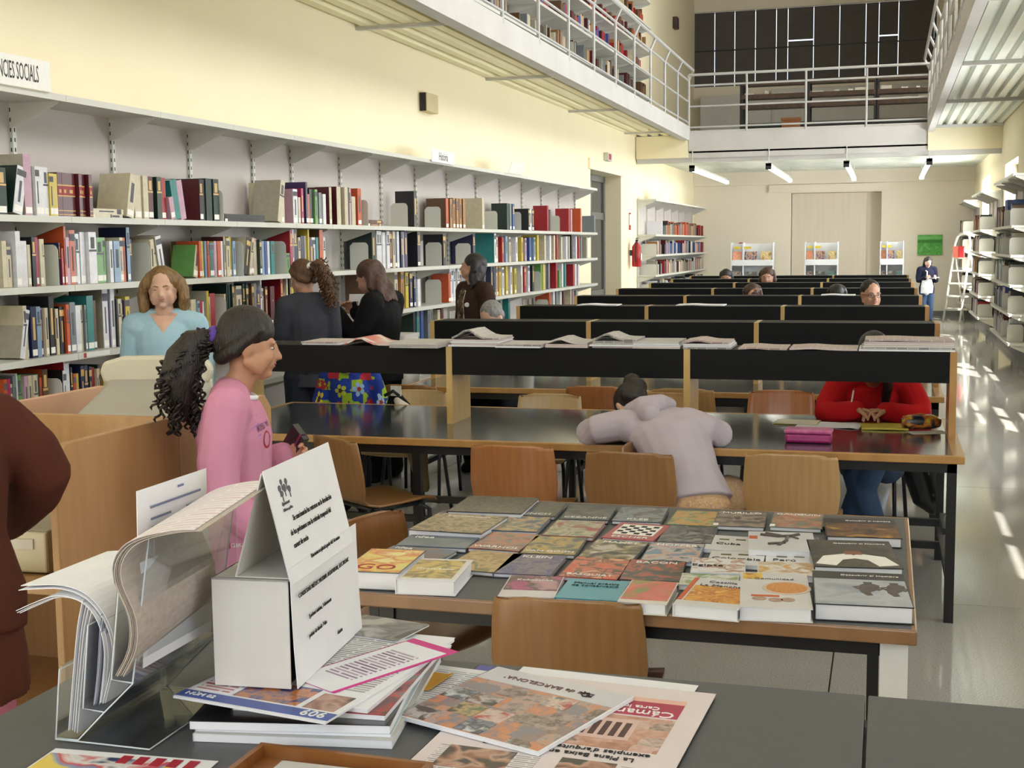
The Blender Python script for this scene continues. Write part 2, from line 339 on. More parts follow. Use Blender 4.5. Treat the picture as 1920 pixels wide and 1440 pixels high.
railing('gallery_railing', 'white tube railing across the far mezzanine before the dark blinds', (-3.49, 23.45, 3.70), (.63, 23.45, 3.70), (0, -.4, 0), 4, base=3.70)
# dark window wall with blinds above the mezzanine
gl = MB(); gl.box((-4.5, 30.62, 5.25), (1.0, 30.66, 7.0)); gw = struct(gl.build('window_7', SKYLIT))
for i, x in enumerate((-4.45, -2.75, -1.05, .93)):
    b = MB(); b.box((x-.03, 30.5, 5.28), (x+.03, 30.56, 6.98)); b.build('mullion', STEEL, gw)
BL = mat('charcoal_blind', (92, 86, 84), .8, noise=.3, nscale=3, stretch=(1, 1, 6), c2=(82, 77, 75))
edges = [-4.45, -3.93, -3.47, -3.0, -2.53, -2.27, -1.7, -1.13, -.56, -.28, .14, .9]
for i in range(len(edges)-1):
    x0, x1 = edges[i], edges[i+1]
    o = thing('roller_blind', 'charcoal blind strip over the mezzanine window, %s from its left end' % ORD[i], 'blind', ((x0+x1)/2, 30.4, 5.25), 0, 'blinds of the mezzanine window')
    hw = (x1-x0)/2-.007
    b = MB(); b.box((-hw, -.006, .04), (hw, .006, .98)); b.box((-hw, -.006, 1.01 if i in (5, 9) else .98), (hw, .006, 1.725)); b.build('fabric', BL, o)
    b = MB(); b.box((-hw, -.012, 0), (hw, .012, .04)); b.build('bottom_bar', STEEL, o)
    b = MB(); b.box((-hw-.008, -.012, .84), (hw+.008, .002, .87)); b.build('batten', STEEL, o)
# mezzanine racks
OLDW = wood('old_dark_shelf', (78, 52, 30), (38, 24, 16), .6)
def rack(x0, x1, y, label):
    o = thing('storage_rack', label, 'rack', ((x0+x1)/2, y, 3.70)); hw = (x1-x0)/2
    for sx in (-hw, hw):
        for sy in (-.25, .25):
            b = MB(); b.box((sx-.025, sy-.025, 0), (sx+.025, sy+.025, .92)); b.build('post', STEEL, o)
    for z in (.10, .44, .62, .86):
        b = MB(); b.box((-hw, -.27, z), (hw, .27, z+.035), 0); b.box((-hw, -.285, z-.03), (hw, -.27, z+.05), 0)
        s = b.build('shelf', OLDW if z > .2 else STEEL, o)
    for z in (.48, .66):
        b = MB()
        x = -hw+.05
        while x < hw-.1:
            wd = random.uniform(.06, .25); b.box((x, -.2, z), (x+wd, .2, z+random.uniform(.02, .08))); x += wd+random.uniform(.02, .2)
        q = b.build('paper_piles', PAGES, o); q['kind'] = 'stuff'
rack(-2.63, -1.47, 24.4, 'dark wood rack on the mezzanine, first beyond its door panel')
rack(-1.42, -.26, 24.4, 'dark wood rack in the middle of the mezzanine')
rack(-.22, 1.0, 24.4, 'dark wood rack on the mezzanine beside the right gallery')
b = MB(); b.box((-4.2, 30.0, 3.7), (-2.6, 30.28, 5.05)); b.box((-2.6, 30.1, 3.7), (.9, 30.28, 5.15))
tag(b.build('low_partition', GMET), 'grey low partition under the mezzanine blinds', 'partition')
b = MB(); b.box((-.16, -.12, 0), (.16, .12, .2)); b.box((-.17, -.13, .17), (.17, .13, .21)); tag(b.build('cardboard_box', mat('brown_cardboard', (146, 96, 60), .8, noise=.3, nscale=6, c2=(132, 84, 50)), None, (-1.72, 24.0, 3.70)), 'small brown cardboard box on the mezzanine floor', 'box')
# fluorescent lamps under the mezzanine
for i, (x, lb) in enumerate(((-3.42, 'nearest the left bookcase'), (-2.06, 'second from the left bookcase'), (-.72, 'third from the left bookcase'), (.66, 'nearest the ladder side'))):
    o = thing('fluorescent_lamp', 'white tube lamp hanging under the mezzanine, ' + lb, 'lamp', (x, 23.35, 2.98), 0, 'tube lamps under the mezzanine')
    b = MB(); b.box((-.045, 0, .05), (.045, 5.3, .09)); b.build('housing', WMET, o)
    b = MB(); b.tube([(0, .04, .02), (0, 5.26, .02)], .03, 10); b.build('tube', TUBE, o)
    for yy in (.02, 5.25):
        b = MB(); b.box((-.05, yy-.02, -.012), (.05, yy+.03, .1)); b.build('end_cap', STEEL if yy < 1 else WMET, o)
        b = MB(); b.tube([(0, yy+.05, .1), (0, yy+.05, .36)], .008, 6); b.build('hanger', WMET, o)
# small wall things
o = thing('wall_speaker', 'small tan box speaker high on the cream wall above the shelving', 'speaker', LW(0, 12.55, 3.12), TH)
b = MB(); b.box((0, -.17, -.09), (.085, .17, .10)); b.build('cabinet', mat('tan_plastic', (206, 188, 146), .6, noise=.3, nscale=6, c2=(196, 178, 134)), o, bev=.01)
b = MB(); b.box((.01, -.175, -.085), (.075, -.17, .095)); b.build('shaded_side', INK, o)  # dark plate puts the side shading into colour
o = thing('exit_light', 'small emergency light box above the doorway lintel', 'light', LW(0, 20.95, 3.1), TH)
b = MB(); b.box((0, -.16, -.06), (.08, .16, .07)); b.build('housing', FRAMEM, o, bev=.008)
b = MB(); b.box((.08, -.12, -.04), (.085, .05, .05)); b.build('diffuser', RINK, o)
o = thing('fire_extinguisher', 'red fire extinguisher hanging on the wall beside the doorway', 'extinguisher', LW(.135, 22.85, 1.27), TH)
RED = mat('extinguisher_red', (176, 30, 34), .3, noise=.3, nscale=4, c2=(160, 24, 28))
b = MB(); b.tube([(0,0,0), (0,0,.02), (0,0,.36), (0,0,.41), (0,0,.44)], [.07, .085, .085, .05, .025], 16); b.build('cylinder', RED, o, smooth=True)
b = MB(); b.tube([(0,0,.44), (0,0,.49)], .022, 8); b.box((-.015, -.02, .47), (.015, .10, .485)); b.box((-.015, -.02, .50), (.015, .12, .515)); b.build('valve', INK, o)
b = MB(); b.tube([(0,.03,.46), (0,-.09,.44), (0,-.11,.3), (0,-.095,.08)], .011, 6); b.build('hose', INK, o)
b = MB(); b.box((.083, -.045, .12), (.087, .045, .24)); b.build('label', WINK, o)
b = MB(); b.box((-.12, -.03, .2), (-.08, .03, .3)); b.build('bracket', GSTEEL, o)
o = thing('wall_notice', 'narrow red and white notice above the fire extinguisher', 'sign', LW(0, 22.9, 1.93), TH)
b = MB(); b.box((0, -.09, 0), (.006, .09, .31)); b.build('red_plate', RINK, o)
b = MB(); b.box((.006, -.065, .09), (.009, .065, .28)); b.build('white_field', WINK, o)
GRN = picture('green_paint', [(70, 150, 62), (92, 176, 74), (66, 146, 58), (104, 184, 92)], 7, 3, .6, coat=0)
o = thing('green_canvas', 'green striped canvas hanging on the far wall above the standing reader', 'painting', (.905, 30.3, 1.36))
b = MB(); b.box((-.265, -.035, 0), (.265, 0, .45)); b.build('canvas', GRN, o)
for z, cc in ((.27, (52, 126, 44)), (.345, (112, 192, 100))):
    b = MB(); b.box((-.262, -.037, z), (.262, -.034, z+.07)); b.build('stripe', mat('green_stripe_%d' % cc[0], cc, .6, noise=.3, nscale=12, c2=tuple(v*.93 for v in cc)), o)
o = thing('wall_alarm', 'small dark alarm box on the gallery end wall beside the blinds', 'alarm', (-4.425, 27.5, 6.30))
b = MB(); b.box((0, -.12, -.12), (.1, .12, .12)); b.build('housing', mat('brown_plastic', (70, 50, 44), .5, noise=.3, nscale=8, c2=(60, 42, 36)), o, bev=.01)
o = thing('red_notice', 'tiny red notice on the far wall above the first display stand', 'sign', (-3.28, 30.3, 1.62)); b = MB(); b.box((-.05, -.01, 0), (.05, 0, .07)); b.build('plate', RINK, o); b = MB(); b.box((-.03, -.012, .025), (.03, -.009, .045)); b.build('field', WINK, o)
# ---------------------------------------------------------------- shelving
LEVELS = [.36, .73, 1.10, 1.478, 1.85, 2.50]
def poly_plate(poly, y0, y1, name, m, parent, loc=None):
    b = MB(); b.prism(poly, 'y', y0, y1); return b.build(name, m, parent, loc)
_slot = None
def bay(L, label, M, first=False, levels=LEVELS, depth=.36, group=None, top=2.52, z0=0, back=True, slots=True, bracketz=None):
    global _slot
    o = tag(link('shelving_bay', None), label, 'shelving', group); o.matrix_world = M
    for yy in ([.014, L-.014] if first else [L-.014]):
        b = MB(); b.box((.008, yy-.014, .02+z0), (.03, yy+.014, top)); u = b.build('upright', WMET, o)
        if slots:
            if not _slot:
                b = MB()
                for i in range(28):
                    z = 1.02+i*.054; b.box((.0295, -.004, z), (.0312, .004, z+.022)); b.box((.013, .0135, z), (.02, .0148, z+.022)); b.box((.013, -.0148, z), (.02, -.0135, z+.022))
                _slot = b.mesh('slots', INK)
            s = link('slots', _slot, u, (0, yy, 0)); s['kind'] = 'stuff'
    if back:
        b = MB(); b.box((.001, .014, .05+z0), (.007, L-.014, top-.03)); b.build('back_panel', PANEL, o)
    for z in levels:
        b = MB(); b.box((.03, .003, z-.028), (depth-.012, L-.003, z)); b.box((depth-.012, .0015, z-.034), (depth, L-.0015, z+.001)); b.build('shelf', WMET, o)
        for yy in ([.03, L-.03] if first else [L-.03]):
            dr = .13 if z > 2.4+z0 or z < .5 else .10
            poly_plate([(.03, z-.03), (.03, z-.03-dr), (.06, z-.03-dr), (depth-.03, z-.045), (depth-.03, z-.03)], yy-.002, yy+.002, 'bracket', WMET, o)
    return o
UP = [4.27, 5.19, 6.09, 7.02, 7.92, 8.82, 9.46, 10.39, 11.30, 12.20, 13.14, 14.12, 15.04, 15.98, 16.91, 17.84, 18.78]
for i in range(len(UP)-1):
    bay(UP[i+1]-UP[i], 'white wall shelving bay of the long wall, %s counted from the camera' % ORD[i], LWM @ Matrix.Translation((0, UP[i], 0)), i == 0, group='bays of the long wall shelving')
# ---------------------------------------------------------------- books
PAL = dict(W=((226,226,230),'white'), C=((208,198,168),'cream'), E=((176,170,150),'beige'), G=((22,48,40),'dark green'), g=((104,160,84),'light green'), T=((40,130,130),'teal'),
 B=((26,34,74),'navy'), b=((46,78,148),'blue'), l=((134,164,192),'pale blue'), R=((164,30,40),'red'), M=((86,22,32),'maroon'), O=((196,82,36),'orange'), Y=((204,182,60),'yellow'),
 P=((62,34,92),'purple'), p=((196,158,176),'pink'), K=((22,22,28),'black'), N=((98,68,42),'brown'), t=((174,122,64),'tan'), A=((122,130,134),'grey'), m=((172,32,84),'magenta'))
def bookmat(k): return mat('book_cloth_'+PAL[k][1].replace(' ', '_'), PAL[k][0], .45, noise=.25, nscale=25, c2=tuple(v*.9 for v in PAL[k][0]), coat=.15)
GOLD = mat('gold_foil', (214, 178, 110), .4, noise=.3, nscale=30, c2=(196, 158, 92))
BRED = mat('spine_red_band', (150, 30, 36), .45, noise=.3, nscale=30, c2=(136, 26, 32))
def book_mesh(w, h, d, sp, cv, style, lab):
    b = MB(); t = min(.003, w*.2)
    b.box((-d, 0, 0), (-.003, t, h), 1); b.box((-d, w-t, 0), (-.003, w, h), 1); b.box((-.004, 0, 0), (0, w, h), 0)
    b.box((-d+.004, t, .003), (-.004, w-t, h-.004), 2)
    if style == 9:
        for z0, z1, m in ((.13, .15, 3), (.46, .49, 3), (.49, .70, 4), (.70, .73, 3), (.04, .06, 3)): b.box((0, .001, h*z0), (.0012, w-.001, h*z1), m)
        b.box((.001, w*.3, h*.54), (.0018, w*.7, h*.62), 3)
    else:
        if lab: b.box((0, w*.08, .012), (.001, w*.92, .045), 5)
        if style:
            k = 6
            if style == 1: b.box((0, w*.3, h*.35), (.001, w*.7, h*.8), k)
            elif style == 2:
                b.box((0, .001, h*.62), (.001, w-.001, h*.66), k); b.box((0, w*.25, h*.68), (.001, w*.75, h*.9), k)
            else: b.box((0, w*.38, h*.25), (.001, w*.62, h*.7), k); b.box((0, .001, h*.8), (.001, w-.001, h*.93), k)
    ink = GOLD if sp in 'GBKMNPbRm' else GINK
    return b.mesh('book', [bookmat(sp), bookmat(cv), PAGES, GOLD, BRED, WINK, ink])
rb = random.Random(11)
def put_book(M, w, h, sp, cv, fl, label, group, d=None):
    d = d or rb.choice((.17, .19, .21, .23)) * (1.12 if h > .27 else 1)
    st = 9 if fl == 3 else rb.choice((0, 0, 1, 2, 3))
    lab = rb.random() < .55 and w > .014
    me = book_mesh(w, h, d, sp, cv, st, lab)
    o = tag(link('library_book', me), label, 'book', group)
    X = Matrix.Identity(4)
    if fl == 1: X = Matrix.Translation((0, w, 0)) @ Matrix.Rotation(R(-13), 4, 'X') @ Matrix.Translation((0, -w, 0))
    elif fl == 2: X = Matrix.Rotation(R(11), 4, 'X')
    o.matrix_world = M @ X; return o
def put_bookend(M, h, label, d=.17, group='white bookends on the shelves'):
    o = tag(link('bookend', None), label, 'bookend', group); o.matrix_world = M
    r = .03
    poly_plate([(-d, 0), (0, 0), (0, h-r), (-.012, h-.008), (-r, h), (-d+r, h), (-d, h-r)], -.0025, 0, 'plate', WMET, o)
    b = MB(); b.box((-d*.8, 0, 0), (-d*.2, .11, .0015)); b.build('foot', WMET, o); return o
DATA = {                                                            # row: (along, width mm, height cm, spine colour, cover colour, lean)
    1: [(5.57, 107, 24, 3, 3, 0), (5.68, 91, 25, 0, 3, 1), (5.78, 61, 32, 14, 2, 0), (5.85, 8, 26, 1, 1, 0), (5.86, 36, 26, 0, 0, 0), (5.89, 51, 26, 0, 0, 0), (5.95, 42, 26, 0, 0, 0), (5.99, 36, 23, 12, 12, 0), (6.03, 38, 23, 12, 12, 0), (6.07, 44, 24, 10, 10, 3), (6.11, 45, 24, 10, 10, 3), (6.16, 82, 24, 10, 10, 3), (6.24, 29, 24, 10, 10, 3), (6.27, 55, 24, 10, 10, 3), (6.33, 31, 24, 10, 10, 3), (6.34, 32, 0, -2, 1, 0), (6.69, 109, 26, 1, 1, 1), (6.80, 78, 26, 1, 1, 0), (6.88, 54, 26, 1, 1, 0), (6.94, 57, 26, 10, 10, 0), (7.02, 52, 26, 3, 3, 0), (7.08, 99, 26, 9, 10, 0), (7.18, 50, 14, 14, 14, 2), (7.24, 80, 25, 5, 5, 2), (7.32, 67, 25, 14, 14, 2), (7.55, 44, 27, 15, 10, 0), (7.60, 34, 27, 15, 15, 0), (7.63, 80, 28, 3, 3, 0), (7.72, 73, 28, 3, 3, 0), (7.81, 21, 0, -1, 0, 0), (7.85, 28, 0, -2, 15, 0), (8.12, 30, 0, -2, 15, 0), (8.61, 70, 31, 1, 2, 1), (8.68, 54, 30, 1, 1, 0), (8.74, 35, 20, 1, 1, 0), (8.90, 82, 26, 0, 14, 0), (8.98, 37, 20, 1, 1, 0), (9.03, 38, 27, 19, 19, 0), (9.09, 31, 32, 6, 13, 0), (9.13, 47, 23, 11, 11, 0), (9.18, 63, 27, 15, 15, 0), (9.25, 48, 27, 4, 4, 0), (9.30, 45, 25, 15, 15, 0), (9.35, 54, 25, 18, 18, 0), (9.41, 54, 24, 0, 0, 0), (9.55, 42, 30, 1, 10, 0), (9.69, 113, 31, 1, 10, 0), (9.81, 67, 31, 1, 1, 0), (9.88, 25, 31, 15, 15, 0), (9.90, 61, 30, 14, 14, 0), (9.97, 95, 24, 1, 1, 0), (10.07, 108, 31, 11, 11, 0), (10.27, 22, 0, -1, 0, 0), (10.30, 70, 0, -2, 10, 0), (11.19, 22, 0, -1, 0, 0), (11.44, 75, 34, 15, 15, 0), (12.08, 21, 0, -1, 0, 0), (12.30, 105, 30, 11, 16, 0), (12.41, 110, 30, 17, 16, 0), (12.52, 112, 31, 17, 16, 0), (12.64, 94, 31, 17, 16, 0), (12.73, 95, 31, 17, 16, 0), (12.83, 117, 31, 17, 16, 0), (13.46, 244, 34, 1, 1, 0), (13.95, 21, 0, -1, 0, 0), (14.39, 114, 31, 3, 3, 0), (14.52, 116, 31, 18, 18, 0), (14.64, 118, 31, 7, 7, 0), (14.90, 22, 0, -1, 0, 0), (15.29, 100, 27, 15, 15, 0), (15.40, 84, 27, 0, 0, 0), (15.50, 160, 27, 15, 15, 0), (16.15, 98, 33, 9, 9, 0), (16.26, 125, 28, 15, 15, 0), (16.72, 21, 0, -1, 0, 0), (17.27, 139, 32, 9, 9, 0), (17.42, 163, 31, 14, 14, 0), (17.99, 128, 34, 11, 16, 0), (18.80, 246, 25, 18, 6, 0)],
    2: [(5.59, 35, 24, 1, 1, 0), (5.63, 34, 21, 1, 1, 0), (5.68, 38, 29, 0, 0, 0), (5.72, 58, 24, 0, 0, 0), (5.78, 25, 22, 1, 1, 0), (5.81, 31, 26, 15, 15, 0), (5.84, 22, 26, 19, 19, 0), (5.87, 24, 25, 1, 1, 0), (5.89, 42, 25, 1, 1, 0), (6.01, 22, 0, -1, 0, 0), (6.04, 12, 23, 6, 6, 0), (6.05, 17, 20, 9, 9, 0), (6.08, 18, 32, 11, 11, 0), (6.10, 32, 26, 14, 14, 0), (6.13, 49, 30, 11, 0, 0), (6.18, 25, 26, 5, 5, 0), (6.21, 36, 28, 0, 0, 0), (6.25, 45, 29, 0, 0, 0), (6.30, 71, 29, 0, 0, 0), (6.38, 64, 26, 4, 0, 0), (6.44, 43, 26, 4, 4, 0), (6.50, 32, 24, 0, 0, 0), (6.54, 64, 24, 8, 8, 0), (6.60, 23, 26, 1, 1, 0), (6.63, 24, 26, 1, 1, 0), (6.65, 29, 26, 11, 11, 0), (6.69, 31, 32, 8, 6, 0), (6.73, 25, 25, 6, 6, 0), (6.90, 23, 0, -1, 0, 0), (6.93, 38, 24, 1, 1, 0), (6.98, 46, 25, 1, 1, 2), (7.03, 62, 27, 0, 2, 2), (7.44, 54, 21, 1, 4, 1), (7.50, 23, 24, 11, 11, 0), (7.53, 23, 24, 16, 16, 0), (7.55, 23, 24, 12, 12, 0), (7.58, 21, 24, 8, 8, 0), (7.60, 23, 24, 11, 11, 0), (7.63, 35, 23, 5, 5, 0), (7.66, 33, 23, 18, 18, 0), (7.70, 34, 24, 14, 12, 0), (7.74, 48, 24, 11, 11, 0), (7.79, 37, 24, 0, 0, 0), (7.83, 17, 24, 15, 15, 0), (7.85, 19, 27, 1, 10, 0), (7.87, 45, 26, 1, 1, 0), (7.92, 30, 27, 12, 12, 0), (7.95, 36, 24, 8, 8, 0), (8.06, 24, 0, -1, 0, 0), (8.10, 60, 26, 15, 1, 1), (8.16, 33, 26, 1, 1, 1), (8.20, 71, 26, 14, 14, 1), (8.27, 46, 24, 1, 1, 0), (8.32, 30, 25, 3, 3, 0), (8.35, 36, 24, 8, 8, 0), (8.39, 28, 24, 14, 14, 0), (8.42, 43, 24, 7, 7, 0), (8.47, 47, 24, 0, 0, 0), (8.52, 57, 24, 5, 5, 0), (8.71, 24, 0, -1, 0, 0), (8.75, 57, 15, 4, 4, 0), (8.83, 47, 33, 19, 9, 0), (8.88, 23, 33, 0, 0, 0), (8.90, 63, 33, 6, 13, 0), (8.97, 37, 27, 1, 1, 0), (9.01, 65, 28, 6, 6, 0), (9.08, 21, 28, 0, 0, 0), (9.10, 24, 33, 12, 12, 0), (9.13, 66, 25, 6, 6, 0), (9.20, 62, 27, 0, 0, 0), (9.27, 46, 27, 5, 5, 0), (9.32, 64, 33, 11, 16, 0), (9.39, 34, 27, 0, 0, 0), (9.43, 27, 26, 0, 0, 0), (10.25, 23, 0, -1, 0, 0), (10.40, 82, 34, 3, 3, 0), (10.49, 67, 33, 0, 0, 0), (10.56, 71, 33, 0, 0, 0), (10.64, 69, 32, 0, 0, 0), (10.72, 66, 33, 0, 0, 0), (10.79, 60, 33, 10, 10, 0), (10.86, 61, 33, 1, 1, 0), (10.92, 55, 33, 6, 6, 0), (10.98, 55, 33, 0, 0, 0), (11.05, 56, 33, 6, 6, 0), (11.11, 56, 33, 0, 0, 0), (11.17, 68, 34, 13, 13, 0), (11.50, 132, 33, 6, 15, 0), (12.09, 23, 0, -1, 0, 0), (12.16, 180, 31, 15, 15, 0), (12.99, 22, 0, -1, 0, 0), (13.17, 106, 32, 6, 6, 0), (13.86, 90, 33, 0, 5, 0), (13.96, 232, 29, 1, 1, 0), (14.20, 110, 29, 9, 9, 0), (14.32, 146, 30, 8, 8, 0), (14.48, 219, 29, 1, 1, 0), (14.71, 225, 29, 0, 0, 0), (14.95, 195, 29, 12, 12, 0), (15.15, 118, 28, 14, 14, 0), (15.28, 242, 29, 7, 7, 0), (15.54, 150, 29, 8, 8, 0), (15.70, 254, 32, 12, 12, 0), (16.04, 194, 32, 1, 1, 0), (16.25, 184, 32, 0, 0, 0), (16.44, 203, 32, 1, 1, 0), (16.66, 208, 33, 9, 9, 0), (16.89, 190, 30, 1, 1, 0), (17.09, 163, 31, 0, 0, 0), (17.27, 159, 31, 2, 2, 0), (17.45, 243, 33, 15, 15, 0), (17.70, 133, 31, 0, 0, 0), (17.85, 152, 31, 9, 9, 0), (18.02, 241, 31, 18, 18, 0), (18.28, 203, 30, 2, 2, 0)],
    3: [(5.67, 39, 26, 0, 2, 1), (5.71, 31, 28, 1, 1, 0), (5.74, 20, 26, 18, 18, 0), (5.77, 47, 27, 6, 6, 0), (5.82, 35, 27, 8, 8, 0), (5.85, 21, 25, 13, 13, 0), (5.87, 19, 26, 14, 14, 0), (5.89, 26, 26, 1, 1, 0), (5.93, 43, 32, 15, 15, 0), (5.97, 11, 25, 16, 16, 0), (5.99, 35, 25, 1, 1, 0), (6.03, 40, 26, 15, 15, 0), (6.07, 28, 27, 11, 11, 0), (6.10, 47, 28, 18, 18, 0), (6.15, 47, 26, 0, 0, 0), (6.20, 36, 26, 1, 1, 0), (6.24, 17, 26, 18, 18, 0), (6.26, 60, 31, 5, 5, 0), (6.33, 29, 28, 16, 16, 0), (6.44, 51, 34, 0, 2, 0), (6.49, 18, 34, 13, 10, 0), (6.51, 39, 34, 0, 0, 0), (6.55, 14, 28, 15, 15, 0), (6.57, 32, 28, 1, 1, 0), (6.60, 34, 28, 3, 3, 0), (6.64, 13, 27, 13, 13, 0), (6.65, 43, 29, 12, 12, 0), (7.39, 60, 24, 1, 1, 0), (7.45, 29, 23, 8, 8, 0), (7.48, 45, 23, 9, 16, 0), (7.53, 21, 22, 0, 0, 0), (7.56, 29, 29, 12, 2, 0), (7.60, 31, 25, 1, 1, 0), (7.64, 72, 27, 9, 9, 0), (7.80, 24, 0, -1, 0, 0), (7.83, 22, 26, 1, 1, 0), (7.87, 23, 33, 3, 3, 0), (7.89, 24, 33, 3, 3, 0), (7.92, 26, 33, 3, 3, 0), (7.94, 24, 28, 16, 16, 0), (7.97, 93, 31, 1, 1, 0), (8.07, 33, 32, 3, 3, 0), (8.10, 35, 31, 3, 3, 0), (8.14, 33, 32, 15, 15, 0), (8.18, 35, 32, 16, 16, 0), (8.22, 40, 32, 18, 18, 0), (8.26, 44, 27, 13, 13, 0), (8.32, 22, 34, 0, 0, 0), (8.35, 35, 28, 1, 1, 0), (8.39, 35, 29, 10, 10, 0), (8.42, 34, 29, 10, 10, 0), (8.46, 35, 29, 10, 10, 0), (8.50, 35, 29, 10, 10, 0), (8.53, 38, 29, 10, 10, 0), (8.69, 24, 0, -1, 0, 0), (8.65, 39, 34, 9, 9, 0), (8.74, 21, 34, 1, 1, 0), (8.77, 29, 34, 15, 15, 0), (8.80, 53, 34, 12, 12, 0), (10.21, 46, 33, 10, 16, 0), (10.26, 32, 33, 0, 0, 0), (10.29, 33, 28, 0, 0, 0), (10.36, 33, 28, 0, 0, 0), (10.91, 93, 34, 1, 1, 0), (11.01, 157, 34, 17, 17, 0), (11.17, 91, 33, 12, 12, 0), (11.27, 81, 34, 6, 6, 0), (11.36, 39, 29, 6, 6, 0), (11.41, 39, 29, 8, 8, 0), (11.45, 95, 26, 0, 0, 0), (12.06, 24, 0, -1, 0, 0), (12.31, 63, 29, 11, 11, 0), (12.40, 58, 34, 0, 0, 0), (12.46, 56, 34, 0, 0, 0), (12.52, 57, 34, 0, 0, 0), (12.59, 57, 34, 0, 0, 0), (12.68, 119, 34, 6, 6, 0), (13.77, 69, 34, 6, 6, 0), (13.85, 69, 34, 6, 6, 0), (13.92, 45, 33, 1, 1, 0), (13.98, 66, 34, 11, 11, 0), (14.05, 66, 34, 12, 12, 0), (14.13, 171, 32, 0, 0, 0), (14.31, 95, 33, 12, 12, 0), (14.50, 97, 32, 0, 0, 0), (14.63, 99, 30, 12, 12, 0), (14.89, 24, 0, -1, 0, 0), (14.97, 103, 33, 0, 0, 0), (15.08, 193, 31, 9, 9, 0), (15.28, 98, 32, 0, 0, 0), (15.40, 115, 32, 15, 15, 0), (15.75, 24, 0, -1, 0, 0), (15.84, 63, 33, 4, 4, 0), (15.91, 80, 33, 12, 12, 0), (15.99, 90, 32, 1, 1, 0), (16.09, 85, 33, 15, 15, 0), (16.19, 119, 33, 18, 18, 0), (16.55, 208, 34, 9, 2, 0), (16.76, 127, 23, 4, 4, 0), (16.91, 100, 32, 0, 0, 0), (17.02, 436, 32, 5, 5, 0), (17.47, 103, 30, 9, 9, 0), (17.58, 100, 30, 0, 0, 0), (17.69, 90, 29, 9, 9, 0), (17.79, 90, 29, 0, 0, 0)],
    4: [(5.53, 27, 28, 11, 11, 0), (5.56, 22, 28, 19, 19, 0), (5.59, 17, 25, 1, 1, 0), (5.61, 27, 29, 18, 18, 0), (5.64, 17, 30, 0, 0, 0), (5.66, 37, 29, 4, 4, 0), (5.70, 27, 28, 14, 14, 0), (5.73, 28, 28, 1, 1, 0), (5.76, 33, 28, 1, 1, 0), (5.80, 33, 28, 5, 5, 0), (5.83, 18, 26, 11, 11, 0), (5.86, 44, 30, 16, 11, 0), (5.99, 24, 0, -1, 0, 0), (6.02, 30, 28, 0, 15, 0), (6.05, 46, 34, 0, 9, 0), (6.10, 17, 29, 15, 15, 0), (6.12, 25, 25, 11, 11, 0), (6.14, 31, 25, 12, 12, 0), (6.18, 31, 29, 6, 6, 0), (6.21, 33, 29, 6, 6, 0), (6.25, 26, 28, 15, 15, 0), (6.28, 49, 27, 9, 9, 0), (6.33, 21, 26, 1, 1, 0), (6.35, 21, 28, 3, 3, 0), (6.37, 22, 28, 16, 16, 0), (6.40, 45, 27, 12, 12, 0), (6.45, 52, 26, 12, 12, 0), (6.50, 16, 26, 13, 13, 0), (11.31, 54, 33, 15, 3, 0), (11.40, 143, 34, 5, 5, 0), (11.55, 142, 34, 7, 7, 0), (11.70, 106, 32, 18, 18, 0), (11.82, 77, 33, 18, 18, 0), (12.02, 92, 31, 1, 1, 0), (12.12, 93, 32, 10, 10, 0), (14.11, 103, 34, 18, 18, 0), (14.40, 107, 34, 5, 5, 0), (16.10, 24, 0, -1, 0, 0), (16.18, 159, 33, 11, 15, 0), (16.40, 198, 33, 0, 0, 0), (16.62, 196, 33, 18, 18, 0), (16.83, 164, 31, 0, 0, 0), (17.01, 316, 34, 16, 16, 0), (17.34, 68, 33, 1, 1, 0), (17.41, 106, 32, 15, 15, 0), (17.53, 100, 31, 14, 14, 0), (17.63, 136, 30, 18, 18, 0), (17.78, 118, 28, 1, 1, 0)],
}
ROWZ = {1: 1.85, 2: 1.478, 3: 1.10, 4: .73}; ROWN = {1: 'top', 2: 'second', 3: 'third', 4: 'fourth'}; RN = {1.85: 'top', 1.478: 'second', 1.10: 'third', .73: 'fourth', .36: 'bottom'}; KEY = list('WCEGgTBblRMOYPpKNtAm')
FARSTUFF = []                                                        # books past the individual ones: (matrix, w, h, colour)
def bayno(s):
    return max(i for i in range(len(UP)) if UP[i] <= max(s, UP[0]))
for r, recs in DATA.items():
    cnt = {}; z = ROWZ[r]; be = 0
    for s, a1, a2, k1, k2, fl in recs:
        if k1 == -1:
            be += 1
            put_bookend(LWM @ Matrix.Translation((.32, s, z+.001)), a1/100, 'white metal bookend, %s along the %s book row of the long wall' % (ORD[be-1], ROWN[r])); continue
        if k1 == -2:
            for i in range(2):
                w = .022+.008*i; M = LWM @ Matrix.Translation((.30, s+.01*i, z+.001+(.0225 if i else 0)+w)) @ Matrix.Rotation(R(-90), 4, 'X')
                put_book(M, w, min(.32, max(.16, a1/100)), KEY[k2], KEY[k2], 0, '%s book lying flat, %s of two in the top row at %s bay' % (PAL[KEY[k2]][1], ('lower', 'upper')[i], ORD[bayno(s)]), 'books lying flat on the long wall', .2)
            continue
        sp, cv = KEY[k1], KEY[k2]
        w = min(a1/1000, .075)-.001; h = max(.13, min(a2/100, .345 if r != 1 else .36)); bn = bayno(s); cnt[bn] = cnt.get(bn, 0)+1
        M = LWM @ Matrix.Translation((.30+rb.uniform(-.015, .012), s, z+.001))
        if s > 15.6: FARSTUFF.append((M, w, h, sp)); continue
        put_book(M, w, h, sp, cv, fl, '%s %s book, %s in %s bay, %s book row of long wall' % ('slim' if w < .026 else 'thick' if w > .04 else 'medium', PAL[sp][1], ORD[cnt[bn]-1], ORD[bn], ROWN[r]), 'books on the long wall shelving')
